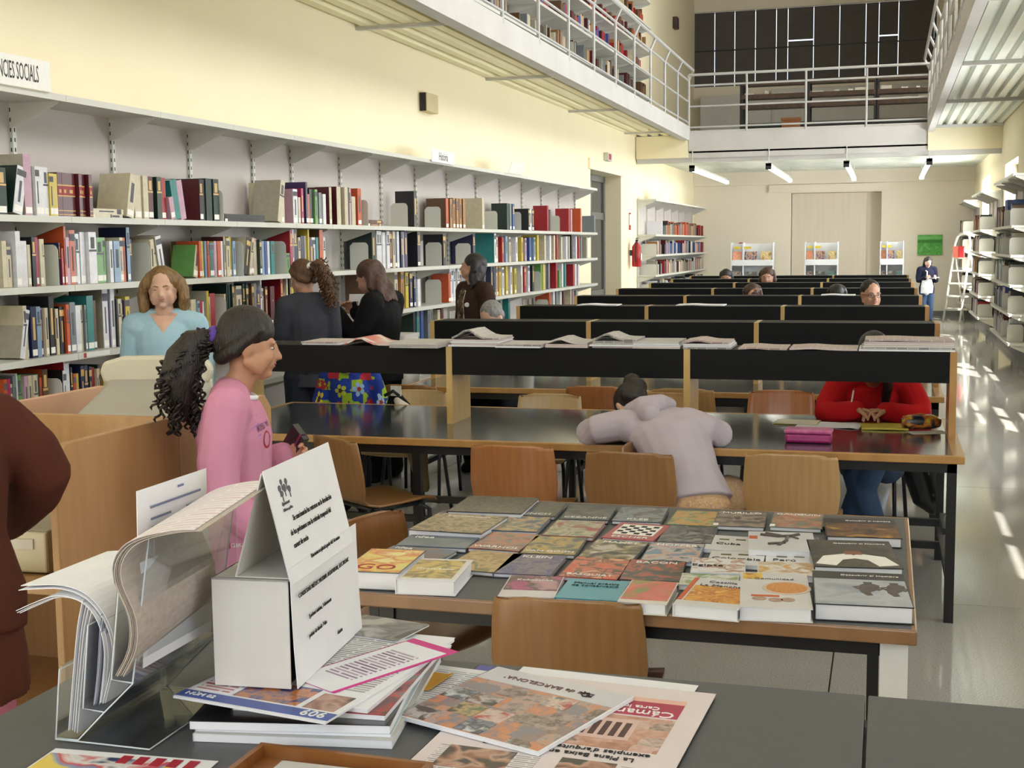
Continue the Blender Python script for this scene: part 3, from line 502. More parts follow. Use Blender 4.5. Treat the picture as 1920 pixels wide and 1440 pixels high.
# far left shelving
FU = [23.55+.92*i for i in range(8)]
for i in range(7):
    bay(.92, 'white shelving bay beyond the fire extinguisher, %s from the near end' % ORD[i], LWM @ Matrix.Translation((0, FU[i], 0)), i == 0, group='bays of the shelving beyond the doorway', slots=False)
rf = random.Random(5)
def stuff_row(M0, s0, s1, z, cols, hmin=.18, hmax=.28, fill=.85):
    s = s0
    while s < s1-.03:
        if rf.random() > fill: s += rf.uniform(.08, .35); continue
        w = rf.uniform(.018, .05); h = rf.uniform(hmin, hmax); k = rf.randint(1, 4); c = rf.choice(cols)
        for _ in range(k):
            if s+w > s1: break
            FARSTUFF.append((M0 @ Matrix.Translation((.30, s, z)), w-.001, h*rf.uniform(.95, 1.02), c if rf.random() < .6 else rf.choice(cols))); s += w
for z, cols in ((.73, 'GANBCWK'), (1.10, 'KRCWGNE'), (1.478, 'tbCWRKlBM'), (1.85, 'KAMNOCRtG')):
    stuff_row(LWM, 23.7+(1.2 if z > 1.8 else .25), 29.9, z+.001, cols, fill=.9)
for z, h in ((1.478, .2), (1.10, .2), (.73, .2)):
    put_bookend(LWM @ Matrix.Translation((.34, 23.72, z+.001)), h, 'big white bookend at the near end beyond the extinguisher, %s row' % RN[z], .30)
b = MB(); b.box((-.3, 0, 0), (0, .04, .26)); o = tag(b.build('white_binder', WHITE), 'tall white binder at the near end of the shelf beyond the extinguisher', 'binder'); o.matrix_world = LWM @ Matrix.Translation((.33, 24.35, 1.851))
# right-hand shelving, three blocks between the windows
def right_M(y): return Matrix.Translation((1.83, y, 0)) @ Matrix.Rotation(math.pi, 4, 'Z')
def rblock(y0, y1, nm, nb):
    L = (y1-y0)/nb
    for i in range(nb):
        bay(L, 'white shelving bay %s, %s from its far end' % (nm, ORD[i]), right_M(y1-i*L), i == 0, group='bays of the window-side shelving', slots=False, depth=.34)
rblock(17.3, 20.4, 'of the window wall nearest the camera', 3); rblock(23.0, 25.6, 'between the two bright windows', 3); rblock(28.1, 30.2, 'behind the white ladder', 2)
rr = random.Random(21)
for ri, (z, cols) in enumerate(((1.85, 'KNMBKt'), (1.478, 'NAKEMA'), (1.10, 'AGKWTN'), (.73, 'NKAbMB'), (.36, 'MKNWtA'))):
    s = .05; n = 0; BM_ = right_M(20.4)
    while s < 1.78:
        w = rr.uniform(.022, .05); h = rr.uniform(.2, .30); c = rr.choice(cols); n += 1
        if rr.random() < .08: s += rr.uniform(.05, .18); continue
        M = BM_ @ Matrix.Translation((.29, s, z+.001))
        if s > 1.42 and ri in (0, 3): c = 'b'; h = (.36, 0, 0, .30)[ri]
        if s > 1.30: put_book(M, w, h, c, c, 0, '%s book, %s in its run beside the white bookend of window-side shelving, %s row' % (PAL[c][1], ORD[int((s-1.3)/.022)], RN[z]), 'books on the window-side shelving')
        else: FARSTUFF.append((M, w, h, c))
        s += w+.001
    put_bookend(BM_ @ Matrix.Translation((.33, s+.02, z+.001)), .22, 'white bookend at the end of the window-side book run, %s row' % RN[z], .20)
    put_bookend(BM_ @ Matrix.Translation((.33, 2.75, z+.001)), .22, 'white bookend nearest the camera on the window-side shelving, %s row' % RN[z], .20)
    for q in range(6): FARSTUFF.append((BM_ @ Matrix.Translation((.29, 2.30+.06*q, z+.001)), .055, rr.uniform(.2, .3), rr.choice(cols)))
for y1, L in ((25.6, 2.5), (30.2, 2.0)):
    for k, z in enumerate((.36, .73, 1.10, 1.478, 1.85)):
        stuff_row(right_M(y1), .05, L-.45, z+.001, 'KNMAtWREG', fill=.85)
        put_bookend(right_M(y1) @ Matrix.Translation((.33, L-.25, z+.001)), .22, 'white bookend on the %s, %s row' % ('shelves between the bright windows' if y1 < 26 else 'shelves behind the ladder', RN[z]), .24)
# gallery shelving along the upper left wall
GLV = [3.84, 4.24, 4.64, 5.04, 5.46, 5.9]
for i in range(15):
    s = 9.1+.92*i
    bay(.92, 'white gallery shelving bay over the long wall, %s from the far end' % ORD[14-i], LWM @ Matrix.Translation((0, s, 0)), i == 0, GLV, .40, 'bays of the gallery shelving', 6.0, 3.77, slots=False)
for k, z in enumerate(GLV[:-1]):
    for i in range(15):
        stuff_row(LWM @ Matrix.Translation((.02, 0, 0)), 9.15+.92*i, 9.9+.92*i, z+.001, ('ENCMBt', 'NECtMAK', 'MRtMNCb', 'MtNCRMO', 'OtNRMCK')[k], .17, .27, (.55, .75, .85, .8, .7)[k])
fs = MB(); keys = list(PAL)
for M, w, h, c in FARSTUFF:
    fs.box((-.19, 0, 0), (0, w, h), keys.index(c), M)
tag(fs.build('library_books', [bookmat(k) for k in keys]), 'rows of small mixed books on the gallery and the farthest shelves', 'books', kind='stuff')
# shelf signs
def plate_sign(label, s0, s1, z0, z1, txt, size, tilt=0, out=.375, sx=.72):
    o = thing('shelf_sign', label, 'sign', LW(out, (s0+s1)/2, z0), TH, None); o.rotation_euler = (0, tilt, TH)
    hw = (s1-s0)/2
    b = MB(); b.box((0, -hw, 0), (.004, hw, z1-z0)); b.build('plate', WINK, o)
    if txt: text(txt, size, INK, o, (.0048, 0, (z1-z0)*.48), (R(90), 0, R(90)), sx=sx)
    return o
plate_sign('long white sign with black capitals on the near top shelf', 5.36, 5.94, 2.50, 2.655, 'CIÈNCIES SOCIALS', .125, sx=.37)
plate_sign('small white lettered sign on the top shelf above the tan book set', 11.70, 12.35, 2.48, 2.60, 'Història', .11)
plate_sign('tilted white sign on the top shelf near the doorway', 14.2, 14.75, 2.50, 2.63, '', .09, .35)
plate_sign('tiny white sign on the far shelving beyond the extinguisher', 24.3, 24.75, 2.50, 2.65, '', .1)
o = thing('shelf_label', 'red and white shelf label strip on the third board near the blonde woman', 'label', LW(.3605, 6.22, 1.072), TH)
b = MB(); b.box((0, -.09, 0), (.002, .16, .026)); b.build('strip', WINK, o); b = MB(); b.box((.002, -.085, 0), (.003, -.06, .026)); b.build('red_mark', RINK, o)
# ---------------------------------------------------------------- reading tables with raised black shelves
def reading_table(k, yc, xl, xr, xs, label):
    """yc: front of the raised shelf; xs: x of the uprights"""
    y0, y1 = yc-.54, yc+.72; ox, oy = (xl+xr)/2, (y0+y1)/2
    o = thing('reading_table', label, 'table', (ox, oy, 0), 0, 'rows of reading tables')
    def B(name, m, *boxes, bev=0):
        b = MB()
        for a, c in boxes: b.box((a[0]-ox, a[1]-oy, a[2]), (c[0]-ox, c[1]-oy, c[2]))
        return b.build(name, m, o, bev=bev)
    B('tabletop', BTOP, ((xl+.03, y0+.03, .712), (xr-.03, y1-.03, .742)))
    B('front_edge', EDGE, ((xl, y0, .708), (xr, y0+.03, .743)), bev=.004)
    B('back_edge', EDGE, ((xl, y1-.03, .708), (xr, y1, .743)), bev=.004)
    B('end_edge', EDGE, ((xl, y0+.03, .708), (xl+.03, y1-.03, .743))); B('end_edge', EDGE, ((xr-.05, y0+.03, .708), (xr, y1-.03, .743)))
    B('frame', STEEL, ((xl+.03, y0+.03, .665), (xr-.03, y0+.065, .708)), ((xl+.03, y1-.065, .665), (xr-.03, y1-.03, .708)), ((xl+.03, y0+.03, .665), (xl+.07, y1-.03, .708)), ((xr-.07, y0+.03, .665), (xr-.03, y1-.03, .708)))
    for x in [xl+.03, xr-.07] + [x-.02 for x in xs[1:-1]]:
        for y in (y0+.03, y1-.07):
            B('leg', STEEL, ((x, y, 0), (x+.04, y+.04, .665)))
        B('stretcher', STEEL, ((x+.004, y0+.07, .17), (x+.036, y1-.07, .205)))
        if x > xr-.2 or x < xl+.1: B('stretcher', STEEL, ((x+.004, y0+.45, .30), (x+.036, y1-.45, .33)))
    for z in (.30, .19): B('long_rail', STEEL, ((xl+.07, yc+.08, z), (xr-.07, yc+.11, z+.035)))
    for i, x in enumerate(xs):
        B('upright', PINE if i < len(xs)-1 else EDGE, ((x-.016, yc, .742), (x+.016, yc+.30, 1.146)))
    for i in range(len(xs)-1):
        a, c = xs[i]+.016, xs[i+1]-.016
        B('shelf_box', BLACK, ((a, yc+.002, 1.0), (c, yc+.018, 1.138)), ((a, yc+.28, 1.0), (c, yc+.296, 1.138)), ((a, yc+.002, 1.138), (c, yc+.296, 1.146)), ((a, yc+.018, 1.0), (c, yc+.28, 1.012)))
    return o
TY = [6.27, 8.47, 10.66, 12.80, 14.92, 17.1, 18.95, 20.8]
TXS = [-3.42, -2.18, -.94, .305]
NTH = ['nearest reading table', 'second reading table', 'third reading table', 'fourth reading table', 'fifth reading table', 'sixth reading table', 'seventh reading table', 'farthest reading table']
TN = ['lined with newspapers', 'behind the newspaper-topped one', 'before the man in glasses', 'with bare black shelf', 'well down the room', 'deep in the room', 'deep in the room', 'before the display stands']
for k, y in enumerate(TY):
    xs = TXS if k == 0 else [.31-1.125*i for i in (3, 2, 1, 0)]
    reading_table(k, y, xs[0]-.02, xs[-1]+.03, xs, 'long black %s with raised shelf, %s' % (NTH[k], TN[k]))
# ---------------------------------------------------------------- plywood chairs
def chair_proto(m, label, x, y, face, group='plywood reading chairs', name='plywood_chair'):
    o = thing(name, label, 'chair', (x, y, 0), face, group)
    return o
def shell_mesh(m):
    """one bent plywood sheet: seat and back; back towards -y, facing +y"""
    prof = [(.235, .435), (.21, .452), (.15, .458), (.02, .450), (-.10, .446), (-.155, .456), (-.180, .485), (-.190, .53), (-.200, .60), (-.214, .69), (-.224, .752), (-.226, .768), (-.2265, .776)]
    hw = [.185, .20, .205, .205, .20, .182, .178, .196, .204, .199, .193, .187, .174]
    NX = 10; vs = []; fs = []
    def pt(i, u):
        y, z = prof[i]; w = hw[i]; x = u*w
        bow = .03*(1-u*u)*(1 if i > 5 else 0) ; dip = -.010*(1-u*u)*(1 if i < 5 else 0)
        drop = -.022*max(0, abs(u)-.72)/.28*(1 if i == len(prof)-1 else 0) - (.02*max(0, abs(u)-.7)/.3 if i == 0 else 0)*0
        return Vector((x, y-bow, z+dip+drop))
    th = .011
    for side in (0, 1):
        for i in range(len(prof)):
            a = Vector(prof[max(i-1, 0)]); c = Vector(prof[min(i+1, len(prof)-1)]); d = (c-a).normalized(); nrm = Vector((0, -d.y, d.x))*(-1)
            for k in range(NX+1):
                p = pt(i, -1+2*k/NX); vs.append(p - nrm*(th if side else 0)*-1)
    n = NX+1; N = len(prof)*n
    for i in range(len(prof)-1):
        for k in range(NX):
            q = i*n+k; fs.append((q, q+1, q+n+1, q+n)); fs.append((N+q, N+q+n, N+q+n+1, N+q+1))
    for i in range(len(prof)-1):
        for k in (0, NX):
            q = i*n+k; fs.append((q, q+n, N+q+n, N+q) if k == 0 else (q, N+q, N+q+n, q+n))
    for k in range(NX):
        fs.append((k, N+k, N+k+1, k+1)); q = (len(prof)-1)*n+k; fs.append((q, q+1, N+q+1, N+q))
    b = MB(); b.add(vs, fs); return b.mesh('seat_shell', m, True)
SHELLS = [shell_mesh(m) for m in PLY]
def _leg(sx, front):
    b = MB()
    if front: b.tube([(sx*.165, .14, .432), (sx*.185, .19, .40), (sx*.20, .215, 0)], .0115, 8)
    else: b.tube([(sx*.165, -.12, .432), (sx*.185, -.16, .40), (sx*.205, -.24, 0)], .0115, 8)
    return b.mesh('leg', GSTEEL, True)
LEGS = [_leg(s, f) for s in (-1, 1) for f in (0, 1)]
b = MB(); b.tube([(-.165, .14, .434), (.165, .14, .434)], .0115, 8); b.tube([(-.165, -.12, .434), (.165, -.12, .434)], .0115, 8)
for s in (-.165, .165): b.tube([(s, -.12, .434), (s, .14, .434)], .0115, 8)
CFRAME = b.mesh('seat_frame', GSTEEL, True)
def chair(x, y, face, k, label):
    o = thing('plywood_chair', label, 'chair', (x, y, 0), R(face), 'plywood chairs at the tables')
    s = link('seat_shell', SHELLS[k], o); md = s.modifiers.new('edge', 'BEVEL'); md.width = .003; md.limit_method = 'ANGLE'
    link('seat_frame', CFRAME, o)
    for m in LEGS: link('leg', m, o)
    return o
chair(-2.37, 5.69, -34, 1, 'brown plywood chair turned aside by the nearest reading table, beside the girl in pink')
chair(-1.60, 5.66, 0, 0, 'orange plywood chair with its back to us before the nearest table, left of the sleeper')
chair(-1.045, 5.59, -2, 1, 'brown plywood chair directly before the girl asleep on the table')
chair(-.375, 5.68, 0, 2, 'tan plywood chair with its back to us, right of the sleeping girl')
chair(-.775, 3.29, 3, 1, 'brown plywood chair pushed against the near side of the book table')
chair(-1.42, 3.80, -105, 4, 'plywood chair standing sideways at the left end of the book table')
chair(-.855, 5.56, -92, 1, 'plywood chair that the sleeping girl in the pale hoodie sits on')
chair(-2.80, 7.22, 178, 3, 'light plywood chair with a black and white bag hung over it')
chair(-1.93, 7.16, 180, 3, 'light plywood chair tucked under the far side of the nearest table')
chair(-1.28, 7.34, 178, 2, 'tan plywood chair beyond the nearest table, behind the sleeping head')
chair(-.60, 7.60, 180, 0, 'orange plywood chair beyond the nearest table, left of the red sweater')
chair(-.10, 7.36, 172, 3, 'light plywood chair carrying the girl in the red sweater and a dark jacket')
chair(-2.98, 7.98, 0, 1, 'brown plywood chair at the second table behind the pine upright')
chair(-1.76, 8.10, 0, 0, 'orange plywood chair with its back to us at the middle of the second table')
chair(-1.20, 8.06, 0, 2, 'tan plywood chair at the second table, left of the middle upright')
chair(-2.95, 9.5, 180, 1, 'plywood chair of the grey-haired reader at the second table')
chair(-.12, 11.75, 180, 2, 'plywood chair of the man in glasses at the third table')
for x, y, lb in ((-1.55, 13.9, 'reader with raised hands'), (-.62, 13.9, 'dark-haired reader beside the white sheet'), (-1.55, 18.2, 'dark-haired reader near the display stands'), (-2.42, 20.1, 'farthest reader on the left')):
    chair(x, y, 180, 2, 'plywood chair under the ' + lb)
# ---------------------------------------------------------------- the table of art books
o = thing('display_table', 'grey table with wood edge covered with art books', 'table', (-.70, 3.765, 0), 0)
BT = dict(x0=-.665, x1=.785, y0=-.66, y1=.66)
b = MB(); b.box((BT['x0']+.015, BT['y0']+.015, .705), (BT['x1']-.015, BT['y1']-.015, .739)); b.build('tabletop', COUNTER, o)
for nm, a, c in (('front_edge', (BT['x0'], BT['y0'], .703), (BT['x1'], BT['y0']+.016, .7395)), ('back_edge', (BT['x0'], BT['y1']-.016, .703), (BT['x1'], BT['y1'], .7395)), ('end_edge', (BT['x0'], BT['y0']+.016, .703), (BT['x0']+.016, BT['y1']-.016, .7395)), ('end_edge', (BT['x1']-.016, BT['y0']+.016, .703), (BT['x1'], BT['y1']-.016, .7395))):
    b = MB(); b.box(a, c); b.build(nm, wood('brown_edge', (150, 112, 76), (128, 92, 60)), o, bev=.004)
GWHITE = mat('sunlit_grey_white_leg', (232, 231, 228), .4, noise=.3, nscale=6, c2=(224, 222, 219))  # grey-white leg, whitened to put sunlight into its colour
for sx in (-1, 1):
    for y in (BT['y0']+.05, BT['y1']-.09):
        x = BT['x1']-.085 if sx > 0 else BT['x0']+.055
        b = MB(); b.box((x, y, 0), (x+(.066 if sx > 0 else .042), y+.04, .703)); b.build('leg', GWHITE if sx > 0 else STEEL, o)
        b = MB(); b.box((x-.03, y+.004, 0), (x-.003, y+.036, .703)); b.build('leg', STEEL, o)
b = MB(); b.box((BT['x0']+.06, BT['y0']+.06, .655), (BT['x1']-.06, BT['y0']+.09, .703)); b.box((BT['x0']+.06, BT['y1']-.09, .655), (BT['x1']-.06, BT['y1']-.06, .703)); b.box((BT['x0']+.06, BT['y0']+.06, .655), (BT['x0']+.09, BT['y1']-.06, .703)); b.box((BT['x1']-.09, BT['y0']+.06, .655), (BT['x1']-.06, BT['y1']-.06, .703)); b.build('frame', STEEL, o)
# every art book: (x, y, width, depth, turn, thick, base z, cover, picture colours, title, title place, title colour, label)
TOPZ = .7405
def C(*v): return list(v)
def art_book(x, y, w, d, rz, t, cover, pic, title, tz, ink, label, z=TOPZ, ps=12, seed=0, prect=(.0, .0, 1, 1), spine=None, sticker=False, size=None, kind='noise', tx=.5, tilt=0):
    o = thing('art_book', label, 'book', (x, y, z), R(rz), 'art books laid out on the display table'); o.rotation_euler = (tilt, 0, R(rz))
    cm = mat('cover_%d_%d_%d' % cover, cover, .28, noise=.3, nscale=18, c2=tuple(v*.94 for v in cover), coat=.5)
    b = MB(); b.box((-w/2, -d/2, 0), (w/2, d/2, .0022)); b.box((-w/2, -d/2, t-.0022), (w/2, d/2, t)); b.box((-w/2, -d/2, .0022), (-w/2+.003, d/2, t-.0022)); b.build('cover', cm, o)
    b = MB(); b.box((-w/2+.003, -d/2+.004, .0022), (w/2-.005, d/2-.004, t-.0022)); b.build('pages', WHITE, o)
    if pic:
        pm = picture('print_' + '_'.join(str(q) for q in pic[0]) + '_%d' % seed, pic, ps*1.5, seed, kind=kind)
        x0, y0, x1, y1 = prect; m_ = .003
        quad('cover_picture', pm, o, (-w/2+m_+(w-2*m_)*x0, -d/2+m_+(d-2*m_)*y0), (-w/2+m_+(w-2*m_)*x1, -d/2+m_+(d-2*m_)*y1), t)
    if title:
        text(title, size or min(.034, w*1.35/max(4, len(title))), ink, o, (-w/2+w*tx, -d/2+d*tz, t+.0012), (0, 0, 0), sx=1)
    if sticker: quad('call_number_sticker', WINK, o, (-w/2, -d/2+.005), (-w/2+.016, -d/2+.04), t+.0002)
    return o
Y1, DK, GR = (190,160,80), (36,32,30), (110,112,104)
art_book(-1.30,4.20,.26,.30,3,.025,(44,38,34),C((30,26,24),(58,52,44),(110,98,78),(40,34,30)),'',.5,WINK,'big dark speckled art book at the back left corner of the display table',ps=40,seed=1,tilt=-.012)
art_book(-1.325,3.885,.25,.27,-2,.025,(60,50,42),C((96,84,62),(140,124,92),(180,150,110),(84,76,60)),'Impressionisme',.86,WINK,'brown-grey landscape art book, second in the leftmost column of the table',ps=20,seed=2)
art_book(-1.32,3.665,.225,.15,2,.014,(74,92,110),C((66,84,102),(84,100,118),(96,112,128)),'idea',.8,WINK,'slate blue book lettered idea, upper of the two idea books',ps=6,seed=3,size=.04,tx=.25)
art_book(-1.335,3.515,.215,.135,-4,.012,(80,88,98),C((74,84,96),(112,82,84),(70,92,130)),'idea',.82,WINK,'grey book lettered idea behind the yellow cartoon cover',ps=9,seed=4,size=.036,tx=.22)
art_book(-1.335,3.265,.165,.26,4,.05,(60,62,64),C((226,214,120),(232,190,90),(214,120,60),(238,226,150)),'GO',.2,RINK,'thick book with yellow and orange face cover at the front left corner',ps=9,seed=5,size=.075)
art_book(-1.175,3.235,.165,.23,6,.042,(232,230,236),C((196,170,90),(216,190,106),(120,104,70),(206,178,92)),'Montalbano',.5,WINK,'thick white-paged paperback with framed yellow cover at the table front',ps=9,seed=6,prect=(.08,.08,.92,.94))
ROWB = [(-1.148,4.215,3.6,'MUNCH',C((60,58,52),(92,86,72),(58,66,80)),'dark grey painting book lettered MUNCH in the back row'),(-1.145,3.975,3,'',C((70,90,130),(196,160,104),(122,122,104),(60,78,120)),'blue and orange landscape cover in front of MUNCH'),(-1.118,3.72,-3,'WARHOL',C((150,60,50),(110,120,124),(190,112,80),(120,104,90)),'art book with red portrait cover lettered WARHOL'),(-1.108,3.465,-5,'',C((120,110,70),(196,166,108),(150,120,80),(176,150,100)),'ochre crowd painting cover at the front of the second column')]
ROWC = [(-.962,4.195,4,'CEZANNE',C((54,56,58),(84,86,84),(110,104,90)),'dark glossy cover lettered CEZANNE in the back row'),(-.952,3.945,2,'',C((170,60,60),(150,142,120),(196,190,160),(120,124,110)),'pale figure painting cover in front of CEZANNE'),(-.958,3.705,4,'VAN GOGH',C((110,108,80),(196,160,80),(150,138,96),(80,88,84)),'ochre wheat painting cover lettered VAN GOGH'),(-.965,3.46,2,'KLEIN',C((104,92,120),(130,116,124),(60,60,130),(110,100,112)),'violet blue cover lettered KLEIN at the front of its column')]
ROWD = [(-.785,4.205,3,'KLEE',C((60,66,70),(140,150,154),(84,76,60)),'grey glossy cover before the sleeping girl, above the red one'),None,(-.77,3.695,-2,'MANET',C((40,36,30),(60,54,44),(150,132,84),(196,190,180)),'dark portrait cover lettered MANET below the red checkered one'),(-.775,3.465,0,'BASQUIAT',C((206,80,50),(214,110,74),(50,42,36),(226,150,110)),'orange scrawled cover in front of MANET')]
ROWE = [(-.595,4.19,0,'',C((110,140,110),(206,150,80),(196,170,90),(120,160,130)),'green and orange figure cover in the back row'),(-.585,3.945,2,'',C((128,130,128),(96,96,98),(44,42,44),(140,142,142)),'grey cover with a black shape right of the red one'),(-.592,3.70,2,'HOPPER',C((110,140,170),(206,160,140),(180,190,196),(60,72,90)),'pale blue cover with a bare-shouldered woman lettered HOPPER'),(-.612,3.475,4,'BACON',C((40,40,42),(60,66,56),(190,70,44),(50,48,48)),'black cover lettered BACON with red lower edge')]
sd = 10
for col in (ROWB, ROWC, ROWD, ROWE):
    for j, e in enumerate(col):
        sd += 1
        if not e: continue
        x, y, rz, title_text, pic, lb = e
        top = title_text in ('MANET', 'KLEIN', 'HOPPER', 'BACON')
        art_book(x, y, .165, .232, rz, .013, tuple(int(v*.8) for v in pic[0]), pic, title_text, .86 if top else .14, WINK, lb, ps=13, seed=sd)
o = art_book(-.748,3.935,.165,.232,-4,.016,(178,24,38),None,'ESCHER',.12,WINK,'red-bordered cover with a black and white checker lettered ESCHER',seed=30)
quad('white_field', WINK, o, (-.065, -.055), (.065, .09), .016)
for i in range(6):
    for j in range(5):
        if (i+j) % 2: quad('checker', INK, o, (-.06+i*.02, -.045+j*.025), (-.042+i*.02, -.025+j*.025), .0168)
art_book(-.90,3.235,.15,.215,7,.012,(226,220,226),C((160,40,110),(176,60,120),(60,48,44),(190,140,150)),'Kokoschka',.78,WINK,'magenta and white booklet at the front edge of the display table',seed=31,prect=(0,.3,1,1),ps=8)
o = art_book(-.728,3.215,.165,.195,2,.02,(58,160,184),None,'Manual pràctic',.78,INK,'plain turquoise manual at the front edge of the display table',seed=32,size=.021)
text('de conservació', .021, INK, o, (0, .03, .0215), (0,0,0))
art_book(-.575,3.19,.125,.215,1,.03,(226,222,214),C((120,140,60),(206,90,80),(214,110,96),(150,140,70)),'',.5,INK,'green to red blurred cover beside the turquoise manual',seed=33,ps=5,prect=(0,.12,1,1))
art_book(-.45,4.205,.165,.235,3,.014,(92,84,80),C((86,76,72),(110,98,92),(170,150,128),(76,68,66)),'MURILLO',.88,WINK,'brown-grey cover with a pale animal lettered MURILLO in the back row',seed=34,sticker=True)
o = art_book(-.268,4.225,.165,.228,1,.014,(120,126,110),C((120,128,110),(176,112,84),(206,150,120),(110,130,110)),'GAUGUIN',.88,WINK,'green-grey figure cover at the right end of the small back row',seed=35,sticker=True)
art_book(-.27,3.955,.17,.05,5,.014,(210,130,96),C((216,140,104),(70,120,180),(206,150,120)),'',.5,INK,'salmon and blue strip of a book peeping out behind the branch cover',seed=36,ps=18)
for x, y, w, d, rz, title_text, tx_, lb in ((-.44,3.86,.148,.19,-3,'Cuba',.45,'white cookery booklet lettered Cuba'),(-.405,3.675,.158,.16,2,'Colombia',.5,'white cookery booklet lettered Colombia in the middle of the whites'),(-.247,3.69,.15,.135,4,'Perú',.35,'white cookery booklet lettered Perú, beside Colombia')):
    o = art_book(x, y, w, d, rz, .012, (232,230,230), None, title_text, .42, INK, lb, size=.036, tx=tx_, z=TOPZ)
    for q in range(3): quad('leaf_picture', mat('olive_leaf_print', (110,112,70), .4, noise=.3, nscale=60, c2=(70,60,44)), o, (-w*.3+q*.05, d*.18+q*.006), (-w*.3+q*.05+.03, d*.18+.016+q*.006), .012)
art_book(-.44,3.54,.15,.16,6,.022,(232,230,230),C((232,230,230),(226,224,222),(180,120,90),(232,230,228)),'Egipte',.45,INK,'white cookery booklet lettered Egipte lying before Colombia',seed=37,size=.036,tx=.3,ps=16)
art_book(-.447,3.40,.155,.12,4,.016,(226,226,220),C((120,150,90),(226,222,214),(150,170,120)),'',.5,INK,'white and green edge of a booklet behind the orange dish cover',seed=38,ps=16)
o = art_book(-.405,3.215,.165,.27,-4,.032,(228,228,230),C((206,130,40),(232,170,60),(190,100,30),(240,190,90)),'Castilla',.86,GINK,'cookery book with orange squash cover lettered Castilla La Mancha',seed=39,prect=(.09,.16,.97,.72),ps=17,size=.026,tx=.5)
text('La Mancha', .026, GINK, o, (.0, .062, .0335), (0,0,0)); quad('orange_spine_strip', mat('orange_print', (206, 96, 40), .4, noise=.3, nscale=30, c2=(196, 88, 34)), o, (-.082, -.09), (-.07, .13), .0325)
o = art_book(-.29,3.845,.195,.245,6,.03,(230,230,232),None,'',.5,INK,'white book with a dark bare branch drawn on its cover')
br = mat('branch_print', (66, 58, 56), .4, noise=.3, nscale=60, c2=(96, 84, 78))
b = MB(); b.tube([(-.06, .07, .031), (-.01, .05, .031), (.03, .06, .031), (.055, .085, .031)], .006, 5); b.tube([(-.045, .085, .031), (.0, .055, .031)], .007, 5); b.tube([(.02, .05, .031), (.015, .0, .031), (-.01, -.06, .031)], .006, 5); b.tube([(.01, -.03, .031), (-.04, -.05, .031)], .005, 5); b.tube([(.03, .06, .031), (.05, .03, .031)], .004, 5); b.build('branch_drawing', br, o)
quad('orange_mark', mat('orange_print', (206, 96, 40)), o, (-.095, .02), (-.07, .06), .03)
art_book(-.25,3.555,.165,.14,5,.02,(230,228,226),C((216,170,90),(232,228,222),(196,150,80),(230,226,222)),'',.5,INK,'white book with a wheat strip behind the lentil bowl cover',seed=41,ps=10)
o = art_book(-.262,3.27,.175,.34,6,.035,(232,230,230),None,'Comunidad',.80,GINK,'cookery book with a bowl of orange lentils on its cover',size=.022)
b = MB(); b.tube([(.03, .015, .0353), (.03, .015, .0362)], .062, 24); b.build('bowl_rim', mat('bowl_print', (214, 196, 180), .4, noise=.3, nscale=60, c2=(200, 180, 164)), o)
b = MB(); b.tube([(.03, .015, .0362), (.03, .015, .0368)], .052, 24); b.build('lentils', picture('lentil_print', C((226,150,60),(196,110,36),(236,176,90),(206,120,44)), 160, 4), o)
for x, y in ((-.04, -.09), (.0, -.10), (.03, -.095)):
    b = MB(); b.tube([(x, y, .0353), (x, y, .0362)], .018, 12); b.build('sliced_mushroom', mat('mushroom_print', (196, 170, 150), .4, noise=.3, nscale=80, c2=(150, 120, 100)), o)
quad('carrot', mat('orange_print', (206, 96, 40)), o, (-.06, -.07), (.01, -.055), .0352); quad('yellow_corner', picture('yellow_corner_print', C((226,170,40),(240,200,80),(190,130,30)), 30, 2), o, (-.08, .10), (-.03, .16), .0352)
art_book(-.063,4.085,.222,.27,5,.03,(34,28,24),C((60,36,20),(130,84,30),(90,50,24),(190,140,50)),'Descubrir el Hombre',.86,WINK,'big brown and gold cover at the back right of the display table',seed=42,prect=(0,0,1,.72),ps=10,size=.016,tx=.62)
o = art_book(-.08,3.735,.24,.33,7,.03,(44,42,38),C((60,54,44),(84,76,62),(48,44,38)),'Descubrir el Hombre',.86,WINK,'big dark cover with a person in white, middle of the right column',seed=43,ps=8,size=.017,tx=.62)
b = MB(); b.tube([(-.085, -.14, .031), (-.06, -.06, .031), (.0, -.03, .031)], [.03, .034, .03], 10); b.tube([(.085, -.14, .031), (.06, -.06, .031), (.0, -.03, .031)], [.03, .034, .03], 10)
b.v = [(x, y, .0308+(z-.031)*.02) for x, y, z in b.v]; b.build('white_shirt_picture', WINK, o)
b = MB(); b.tube([(0, -.02, .0312), (0, .02, .0312)], [.026, .024], 10); b.v = [(x, y, .0316+(z-.031)*.02) for x, y, z in b.v]; b.build('face_picture', mat('skin_print', (150, 96, 70), .4, noise=.3, nscale=40, c2=(132, 82, 58)), o)
o = art_book(-.05,3.31,.235,.325,4,.042,(26,26,28),C((170,176,186),(188,192,198),(150,158,172)),'Descubrir el Hombre',.88,WINK,'big black-topped cover with two dark figures at the front right corner',seed=44,prect=(0,0,1,.76),ps=5,size=.017,tx=.62)
for x, s in ((.02, 1), (.085, .9)):
    b = MB(); b.tube([(x, -.07, .0432), (x-.01*s, -.04, .0432), (x, -.005, .0432), (x+.004, .03, .0432), (x, .045, .0432), (x, .06, .0432)], [.008, .012, .026*s, .024*s, .010, .012], 8); b.tube([(x-.01, .02, .0432), (x-.036*s, .008, .0432), (x-.02, -.015, .0432)], .006, 5); b.tube([(x+.01, .02, .0432), (x+.036*s, .0, .0432), (x+.02, -.02, .0432)], .006, 5)
    b.v = [(q, w_, .0428+(z-.0432)*.02) for q, w_, z in b.v]; b.build('figure_picture', br, o)
